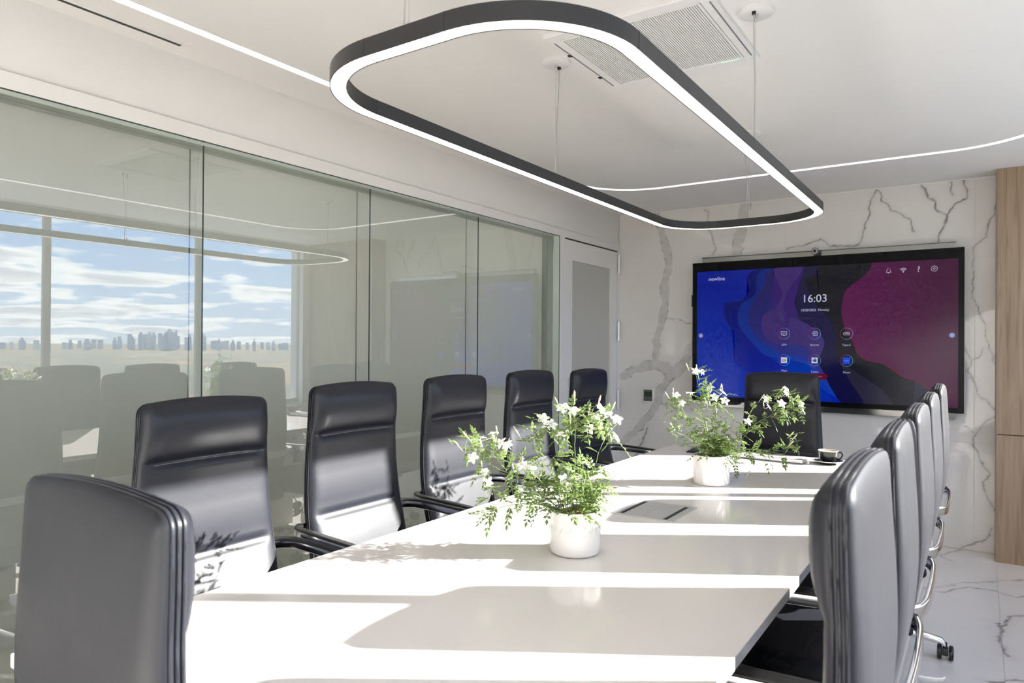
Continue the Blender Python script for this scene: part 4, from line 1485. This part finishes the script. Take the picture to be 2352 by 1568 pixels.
# ================================================================== small things on the table
def cup_and_saucer():
    cx, cy = -.598, 3.60
    t = empty('saucer', (cx, cy, TZ))
    tag(t, 'black saucer with pale rim under the coffee cup', 'saucer')
    bm = bmesh.new()
    lathe(bm, [(0, .003), (.030, .003), (.032, 0), (.036, 0), (.038, .003), (.055, .009), (.0665, .0140), (.0660, .0160), (.053, .0125), (.036, .008), (0, .0075)], 48)
    obj('dish', bm, M['cupblack'], t, 50)
    bm = bmesh.new()
    lathe(bm, [(.0650, .0128), (.0688, .0142), (.0685, .0172), (.0650, .0158), (.0650, .0128)], 48, caps=False)
    obj('rim', bm, M['cupwhite'], t, 50)
    c = empty('coffee_cup', (cx, cy, TZ + .0078))
    tag(c, 'black coffee cup with pale lip full of milky coffee', 'cup')
    bm = bmesh.new()
    lathe(bm, [(0, .001), (.021, .001), (.024, 0), (.026, .002), (.033, .012), (.0405, .028), (.0445, .045), (.0455, .0535)], 48, caps=False)
    obj('body', bm, M['cupblack'], c, 50)
    bm = bmesh.new()
    lathe(bm, [(.0455, .0535), (.0452, .0562), (.0437, .0562), (.0425, .045), (.0385, .028), (.030, .012), (0, .008)], 48, caps=False)
    obj('inside', bm, M['cupwhite'], c, 50)
    bm = bmesh.new()
    lathe(bm, [(0, .0505), (.0429, .0505), (.0429, .0495), (0, .0495)], 40)
    obj('coffee', bm, M['coffee'], c, 30)
    bm = bmesh.new()
    d = Vector((.86, .50, 0))
    pr = [(.0435, .043), (.054, .047), (.064, .043), (.0665, .032), (.060, .020), (.050, .014), (.0355, .0165)]
    sweep(bm, catmull([d * r + Vector((0, 0, z)) for r, z in pr], 6), rrect_prof(.008, .0055, .0022, 2), upv=(-d.y, d.x, 0))
    obj('handle', bm, M['cupblack'], c, 50)


cup_and_saucer()


def keyboard():
    t = empty('keyboard', (-.862, 3.575, TZ + .0035), R(-4))
    tag(t, 'slim silver keyboard lying before the end chair', 'keyboard')
    w, d = .172, .060
    bm = bmesh.new()
    vs = [(-w, -d, 0), (w, -d, 0), (w, d, 0), (-w, d, 0), (-w, -d, .016), (w, -d, .016), (w, d, .006), (-w, d, .006)]
    v = [bm.verts.new(p) for p in vs]
    for f in ((3, 2, 1, 0), (4, 5, 6, 7), (0, 1, 5, 4), (1, 2, 6, 5), (2, 3, 7, 6), (3, 0, 4, 7)):
        bm.faces.new([v[i] for i in f])
    bmesh.ops.bevel(bm, geom=bm.edges[:], offset=.0015, segments=2, affect='EDGES')
    obj('body', bm, M['silver'], t, 40)
    kb = nbox(-.0095, .0095, -.0085, .0085, 0, .003, bev=.0012, seg=1)
    me = to_mesh('key', kb, M['keycap'])
    for r_ in range(4):
        for k in range(14):
            y = -.042 + r_ * .0215
            z = .016 - .010 * (y + d) / (2 * d)
            o = link('key', me, t, (-.146 + k * .0215 + r_ * .003, y, z))
            o.rotation_euler = (-math.atan(.010 / .12), 0, 0)
    obj('power_button', nbox(-.158, -.150, -d - .0006, -d + .001, .006, .010), M['plastic'], t)


keyboard()
t = empty('desk_pad', (-1.16, 3.645, TZ), R(6))
tag(t, 'flat black pad beside the far jasmine pot on the table', 'desk pad')
obj('pad', nbox(-.125, .115, -.10, .10, 0, .0045, bev=.0015), M['desk_pad'], t)
obj('cover', nbox(-.120, -.012, -.096, .096, .0045, .0085, bev=.0015), M['desk_pad'], t)


# ================================================================== the screen on the end wall
def smat(name, c1, c2, axis=(1, 0), span=(0, 1), strength=1.0):
    """Backlit picture area: colour runs from c1 to c2 along an axis of the wall (x, z)."""
    m, nt, b = principled(name)
    L = nt.links.new
    g = ND(nt, 'ShaderNodeNewGeometry')
    dt = ND(nt, 'ShaderNodeVectorMath', operation='DOT_PRODUCT')
    dt.inputs[1].default_value = (axis[0], 0, axis[1])
    L(g.outputs['Position'], dt.inputs[0])
    mr = ND(nt, 'ShaderNodeMapRange')
    mr.inputs[1].default_value, mr.inputs[2].default_value = span
    L(dt.outputs['Value'], mr.inputs[0])
    mx = ND(nt, 'ShaderNodeMixRGB')
    mx.inputs[1].default_value = (*c1, 1)
    mx.inputs[2].default_value = (*c2, 1)
    L(mr.outputs[0], mx.inputs[0])
    b.inputs['Base Color'].default_value = (.005, .005, .006, 1)
    b.inputs['Roughness'].default_value = .16
    b.inputs['Specular IOR Level'].default_value = .22
    L(mx.outputs[0], b.inputs['Emission Color'])
    b.inputs['Emission Strength'].default_value = strength * .9
    m.cycles.emission_sampling = 'NONE'
    return m


def srgb(r, g, b):
    f = lambda c: (c / 255 / 12.92) if c / 255 <= .04045 else ((c / 255 + .055) / 1.055) ** 2.4
    return (f(r), f(g), f(b))


TVY = 5.24
TV = None


def flat_poly(pts, y):
    bm = bmesh.new()
    f = bm.faces.new([bm.verts.new((p[0], y, p[1])) for p in pts])
    bmesh.ops.triangulate(bm, faces=[f])
    for f in bm.faces:
        f.normal_update()
        if f.normal.y > 0:
            f.normal_flip()
    return bm


def raw(name, bm, m, parent):
    me = bpy.data.meshes.new(name)
    bm.to_mesh(me)
    bm.free()
    me.materials.append(m)
    o = link(name, me, parent)
    o.matrix_parent_inverse = Matrix.Translation(-Vector(TV.location))
    return o


def ring_bm(c, r0, r1, y, a0=0, a1=360, n=40):
    bm = bmesh.new()
    A, B = [], []
    for i in range(n + 1):
        a = R(a0 + (a1 - a0) * i / n)
        A.append(bm.verts.new((c[0] + r0 * math.cos(a), y, c[1] + r0 * math.sin(a))))
        B.append(bm.verts.new((c[0] + r1 * math.cos(a), y, c[1] + r1 * math.sin(a))))
    for i in range(n):
        bm.faces.new((A[i], A[i + 1], B[i + 1], B[i]))
    return bm


def clip_poly(pts, x0, x1, z0, z1):
    def half(P, ins, cut):
        o = []
        for i in range(len(P)):
            a, b = P[i - 1], P[i]
            if ins(b):
                if not ins(a):
                    o.append(cut(a, b))
                o.append(b)
            elif ins(a):
                o.append(cut(a, b))
        return o

    def cx(v):
        return lambda a, b: (v, a[1] + (b[1] - a[1]) * (v - a[0]) / (b[0] - a[0]))

    def cz(v):
        return lambda a, b: (a[0] + (b[0] - a[0]) * (v - a[1]) / (b[1] - a[1]), v)
    for ins, cut in ((lambda p: p[0] >= x0, cx(x0)), (lambda p: p[0] <= x1, cx(x1)), (lambda p: p[1] >= z0, cz(z0)), (lambda p: p[1] <= z1, cz(z1))):
        pts = half(pts, ins, cut)
    return pts


def text(name, s, at, size, m, parent, align='CENTER', y=TVY - .0030):
    cu = bpy.data.curves.new(name, 'FONT')
    cu.body = s
    cu.size = size
    cu.align_x = align
    cu.align_y = 'CENTER'
    o = bpy.data.objects.new(name, cu)
    COL.objects.link(o)
    dg = bpy.context.evaluated_depsgraph_get()
    me = bpy.data.meshes.new_from_object(o.evaluated_get(dg))
    bpy.data.objects.remove(o)
    me.transform(Matrix.Rotation(PI / 2, 4, 'X'))
    me.transform(Matrix.Translation((at[0], y, at[1])))
    me.materials.clear()
    me.materials.append(m)
    o = link(name, me, parent)
    o.matrix_parent_inverse = Matrix.Translation(-Vector(TV.location))
    return o


def screen():
    global TV
    TV = t = empty('wall_screen', (-.96, 5.30, .88))
    tag(t, 'large black interactive display on the marble wall showing a blue and magenta home page', 'display')
    x0, x1, z0, z1 = -1.842, -.080, .879, 1.934
    sx0, sx1, sz0, sz1 = -1.808, -.112, .914, 1.865

    def ch(name, bm, m, parent=None, sm=None):
        o = obj(name, bm, m, parent or t, sm)
        if parent is None:
            o.matrix_parent_inverse = Matrix.Translation(-t.location)
        return o
    bm = bmesh.new()
    for q in ((x0, sx0, z0, z1), (sx1, x1, z0, z1), (sx0, sx1, z0, sz0), (sx0, sx1, sz1, z1)):
        box(bm, q[0], q[1], TVY - .004, TVY + .055, q[2], q[3])
    ch('bezel', bm, M['tvblack'])
    ch('top_bar', nbox(x0, x1, TVY - .006, TVY - .003, 1.893, z1), M['tvblack'])
    ch('rear_cover', nbox(x0 + .02, x1 - .02, TVY + .004, TVY + .06, z0 + .02, z1 - .02), M['plastic'])
    ch('mount_frame', nbox(-1.79, -.128, TVY + .062, YF - .001, .832, 1.977, bev=.002), M['mount'])
    ch('mount_lip', nbox(-1.79, -.128, TVY + .045, YF - .001, 1.977, 1.981), M['mount'])
    ch('pen_holder', nbox(x0 - .014, x0 - .004, TVY + .01, TVY + .04, 1.60, 1.69, bev=.002), M['plastic'])
    ch('holder_arm', nbox(x0 - .006, x0 + .01, TVY + .015, TVY + .035, 1.615, 1.665), M['plastic'])
    ch('speaker_foot', nbox(-1.70, -1.50, TVY + .005, TVY + .05, .855, .882, bev=.006), M['plastic'])
    # picture
    y = TVY - .0005
    bg = raw('picture', flat_poly([(sx0, sz0), (sx1, sz0), (sx1, sz1), (sx0, sz1)], y),
             smat('blue_ground', srgb(0, 22, 140), srgb(0, 40, 165), (0, -1), (-1.75, -.95)), t)
    cols = {'A': (srgb(0, 8, 95), srgb(2, 30, 165)), 'B': (srgb(0, 30, 120), srgb(15, 60, 175)), 'Cc': (srgb(28, 24, 92), srgb(40, 52, 148)),
            'D': (srgb(58, 36, 104), srgb(62, 50, 118)), 'Ee': (srgb(24, 20, 62), srgb(10, 10, 60)), 'Ff': (srgb(14, 13, 22), srgb(18, 19, 34)), 'Gg': (srgb(16, 15, 24), srgb(38, 36, 58))}
    for k, nm in enumerate(('A', 'B', 'Cc', 'Ee', 'D', 'Gg', 'Ff')):
        y -= .00020
        pts = clip_poly([(p.x, p.y) for p in catmull([(a, b, 0) for a, b in SCREEN_LAYERS[nm]], 6, True)], sx0, sx1, sz0, sz1)
        raw('paper_wave', flat_poly(pts, y), smat('wave_' + nm.lower(), *cols[nm], (.3, -.9), (-1.95, -1.1)), t)
        # thin shaded lip of the wave
    y -= .0002
    mp = [(p.x, p.y) for p in catmull([(a, b, 0) for a, b in SCREEN_LAYERS['M'][:-2]], 6)] + [SCREEN_LAYERS['M'][-2], SCREEN_LAYERS['M'][-1]]
    red = clip_poly([(a - .007, b - .003) for a, b in mp], sx0, sx1, sz0, sz1)
    raw('red_rim', flat_poly(red, y), smat('red_rim', srgb(60, 8, 40), srgb(105, 12, 44), (0, -1), (-1.8, -1.1)), t)
    y -= .0002
    raw('magenta_wave', flat_poly(clip_poly(mp, sx0, sx1, sz0, sz1), y), smat('magenta_wave', srgb(92, 14, 78), srgb(62, 2, 50), (1, .25), (-.55, .25)), t)
    # print
    W = smat('print_white', srgb(196, 200, 226), srgb(196, 200, 226))
    Dm = smat('print_dim', srgb(58, 52, 92), srgb(58, 52, 92))
    yy = TVY - .0030
    text('brand_text', 'newline', TV_AT['newline'], .040, W, t)
    text('clock_text', '16:03', TV_AT['clock'], .076, W, t)
    text('date_text', '10/20/2025  Monday', TV_AT['date'], .0225, W, t)
    text('search_text', 'Input keyword or URL', TV_AT['url'], .018, Dm, t)
    raw('search_globe', ring_bm(TV_AT['globe'], .0, .009, yy), Dm, t)
    text('caption', 'OPS', TV_AT['ops'], .0185, W, t)
    text('caption', 'Sources', TV_AT['sources'], .0185, W, t)
    text('caption', 'Type-C', TV_AT['typec'], .0185, W, t)
    text('caption', 'Meet', (TV_AT['meet'][0], TV_AT['meet'][1] - .003), .0185, W, t)
    text('caption', 'Teams', (TV_AT['teams'][0], TV_AT['teams'][1] - .001), .0185, W, t)
    text('caption', 'Zoom', TV_AT['zoom'], .0185, W, t)
    rng = smat('ring_colour', srgb(150, 20, 60), srgb(70, 170, 235))
    for k in range(1, 7):
        c = TV_AT['r%d' % k]
        raw('icon_ring', ring_bm(c, .0385, .0405, yy, 0, 360, 48), smat('ring_%d' % k, srgb(150, 25, 62), srgb(90, 170, 230), (1, -.3), (c[0] - .3 * c[1] - .035, c[0] - .3 * c[1] + .03)), t)

    def rects(name, c, rs_, m):
        bm = bmesh.new()
        for a, b, e, f in rs_:
            bm.faces.new([bm.verts.new((c[0] + p, yy, c[1] + q)) for p, q in ((a, e), (b, e), (b, f), (a, f))])
        return raw(name, bm, m, t)
    c = TV_AT['r1']
    rects('ops_icon', c, [(-.020, .020, .0125, .0155), (-.020, .020, -.0115, -.0085), (-.020, -.0172, -.0115, .0155), (.0172, .020, -.0115, .0155), (-.007, .007, -.0155, -.0118)], W)
    text('ops_icon_text', 'OPS', (c[0], c[1] + .002), .0115, W, t)
    c = TV_AT['r2']
    rects('sources_icon', c, [(-.010, .018, .0115, .0145), (-.010, .018, -.0145, -.0115), (.015, .018, -.0145, .0145), (-.010, -.007, .006, .0145), (-.010, -.007, -.0145, -.006), (-.019, .004, -.0013, .0013)], W)
    raw('sources_arrow', flat_poly([(c[0] + .001, c[1] - .006), (c[0] + .009, c[1]), (c[0] + .001, c[1] + .006)], yy), W, t)
    c = TV_AT['r3']
    cap = [(c[0] + s * .011 + .010 * math.cos(R(a)), c[1] + .010 * math.sin(R(a))) for s, r_ in ((1, range(-90, 91, 15)), (-1, range(90, 271, 15))) for a in r_]
    cin = [(c[0] + s * .011 + .0075 * math.cos(R(a)), c[1] + .0075 * math.sin(R(a))) for s, r_ in ((1, range(-90, 91, 15)), (-1, range(90, 271, 15))) for a in r_]
    bm = bmesh.new()
    A = [bm.verts.new((p[0], yy, p[1])) for p in cap]
    B = [bm.verts.new((p[0], yy, p[1])) for p in cin]
    for i in range(len(A)):
        j = (i + 1) % len(A)
        bm.faces.new((A[i], A[j], B[j], B[i]))
    raw('plug_icon', bm, W, t)
    rects('plug_bar', c, [(-.012, .012, -.0015, .0015)], W)
    icw = smat('icon_white', srgb(205, 205, 225), srgb(205, 205, 225))

    def rsq(c, h, r_, yv):
        return flat_poly([(c[0] + a, c[1] + b) for a, b in rrect_prof(2 * h, 2 * h, r_, 4)], yv)
    raw('meet_tile', rsq(TV_AT['r4'], .021, .004, yy), icw, t)
    raw('teams_tile', rsq(TV_AT['r5'], .020, .004, yy), icw, t)
    raw('zoom_tile', rsq(TV_AT['r6'], .0235, .004, yy), smat('zoom_blue', srgb(10, 70, 215), srgb(10, 60, 200)), t)
    yy -= .0002
    text('zoom_word', 'zoom', TV_AT['r6'], .0135, smat('zoom_word', srgb(130, 170, 240), srgb(130, 170, 240)), t, y=yy)
    c = TV_AT['r4']
    for nm, rr, cl in (('meet_top', [(-.012, .006, .006, .010)], (215, 150, 30)), ('meet_edge', [(-.013, -.008, -.009, .007)], (30, 80, 200)), ('meet_base', [(-.010, .008, -.010, -.005)], (10, 120, 60)), ('meet_side', [(.004, .009, -.006, .007)], (10, 120, 60))):
        rects(nm, c, rr, smat(nm, srgb(*cl), srgb(*cl)))
    raw('meet_lens', flat_poly([(c[0] + .009, c[1]), (c[0] + .015, c[1] - .007), (c[0] + .015, c[1] + .008)], yy), smat('meet_green', srgb(15, 130, 60), srgb(15, 130, 60)), t)
    c = TV_AT['r5']
    tb = smat('teams_blue', srgb(40, 60, 165), srgb(40, 60, 165))
    rects('teams_body', c, [(-.013, .002, -.007, .006), (-.004, .012, -.011, .004)], tb)
    raw('teams_head', ring_bm((c[0] + .003, c[1] + .010), 0, .005, yy, n=16), tb, t)
    raw('teams_head', ring_bm((c[0] + .011, c[1] + .007), 0, .003, yy, n=14), tb, t)
    text('teams_letter', 'T', (c[0] - .0055, c[1] - .0005), .013, icw, t, y=yy - .0002)
    # session button behind the end chair
    c = TV_AT['sion']
    pts = [(c[0] + .030 + .0205 * math.cos(R(a)), c[1] + .0205 * math.sin(R(a))) for a in range(-90, 91, 15)] + [(c[0] - .22 + .0205 * math.cos(R(a)), c[1] + .0205 * math.sin(R(a))) for a in range(90, 271, 15)]
    raw('session_button', flat_poly(pts, yy), smat('button_red', srgb(92, 6, 38), srgb(92, 6, 38)), t)
    text('session_text', 'Start Session', (c[0] + .014, c[1]), .0175, smat('button_text', srgb(190, 90, 130), srgb(190, 90, 130)), t, align='RIGHT', y=yy - .0003)
    # status icons
    c = TV_AT['bell']
    prof = [(-.017, -.012), (-.012, -.006), (-.011, .004), (-.007, .012), (0, .016), (.007, .012), (.011, .004), (.012, -.006), (.017, -.012)]
    pr2 = [(a * .78, -.0095 + (b + .012) * .86) for a, b in prof]
    bm = bmesh.new()
    A = [bm.verts.new((c[0] + p, yy, c[1] + q)) for p, q in prof]
    B = [bm.verts.new((c[0] + p, yy, c[1] + q)) for p, q in pr2]
    for i in range(len(A)):
        j = (i + 1) % len(A)
        bm.faces.new((A[i], A[j], B[j], B[i]))
    raw('bell_icon', bm, W, t)
    raw('bell_clapper', ring_bm((c[0], c[1] - .0145), 0, .003, yy, n=12), W, t)
    raw('bell_dot', ring_bm((c[0] + .009, c[1] + .010), 0, .005, yy - .0002, n=14), smat('dot_red', srgb(120, 15, 25), srgb(120, 15, 25)), t)
    c = TV_AT['wifi']
    for r_ in (.0095, .0165, .0235):
        raw('wifi_arc', ring_bm((c[0], c[1] - .011), r_, r_ + .0027, yy, 42, 138, 20), W, t)
    raw('wifi_dot', ring_bm((c[0], c[1] - .011), 0, .0042, yy, n=14), W, t)
    text('help_icon', '?', TV_AT['q'], .054, W, t, y=yy)
    c = TV_AT['gear']
    bm = bmesh.new()
    A, B = [], []
    for i in range(72):
        a = 2 * PI * i / 72
        r_ = .0195 if math.sin(9 * a) > 0 else .0165
        A.append(bm.verts.new((c[0] + r_ * math.cos(a), yy, c[1] + r_ * math.sin(a))))
        B.append(bm.verts.new((c[0] + (r_ - .0024) * math.cos(a), yy, c[1] + (r_ - .0024) * math.sin(a))))
    for i in range(72):
        j = (i + 1) % 72
        bm.faces.new((A[i], A[j], B[j], B[i]))
    raw('gear_icon', bm, W, t)
    raw('gear_hole', ring_bm(c, .0042, .0066, yy, n=24), W, t)
    for k in ('b1', 'b2'):
        c = TV_AT[k]
        raw('side_button_ring', ring_bm(c, .0175, .0205, yy, n=30), smat('button_grey', srgb(70, 80, 120), srgb(70, 80, 120)), t)
        raw('side_button', ring_bm(c, 0, .0145, yy, n=30), smat('button_lilac', srgb(150, 160, 205), srgb(150, 160, 205)), t)


screen()


def webcam():
    t = empty('webcam', (-.962, 5.245, 1.934))
    tag(t, 'round black webcam perched on top of the wall screen', 'camera')
    bm = bmesh.new()
    cyl(bm, (0, -.012, .034), (0, .038, .034), .024, seg=28)
    obj('barrel', bm, M['plastic'], t, 40)
    bm = bmesh.new()
    cyl(bm, (0, -.0150, .034), (0, -.0118, .034), .0205, .0215, seg=28)
    obj('face_ring', bm, M['ring'], t, 40)
    bm = bmesh.new()
    cyl(bm, (0, -.0175, .034), (0, -.0148, .034), .010, seg=24)
    obj('lens', bm, M['lens'], t, 40)
    bm = nbox(-.012, .012, .004, .03, 0, .016, bev=.003)
    box(bm, .012, .022, .0, .03, 0, .03, bev=.003)
    obj('stand', bm, M['plastic'], t)


webcam()


def thermostat():
    t = empty('thermostat', (-2.238, YF - .001, .835))
    tag(t, 'small white thermostat with grey face and dark display on the marble wall', 'thermostat')
    w, h = .046, .113
    obj('case', nbox(-w, w, -.022, 0, 0, h, bev=.008, seg=3), M['white_plastic'], t, 40)
    obj('face', nbox(-w + .008, w - .010, -.0235, -.02, .010, h - .010, bev=.003), M['greyface'], t)
    d = obj('display', nbox(-w + .015, w - .016, -.0245, -.022, .048, .086), M['lcd'], t)
    bm = bmesh.new()
    for x in (-.022, -.006, .008):
        box(bm, x - .0045, x - .003, -.0248, -.0243, .058, .078)
        box(bm, x + .002, x + .0035, -.0248, -.0243, .058, .078)
        box(bm, x - .0045, x + .0035, -.0248, -.0243, .0765, .078)
    obj('digits', bm, M['lcdink'], d)
    obj('button', nbox(-.008, .008, -.0245, -.022, .018, .023), M['lcdink'], t)


thermostat()
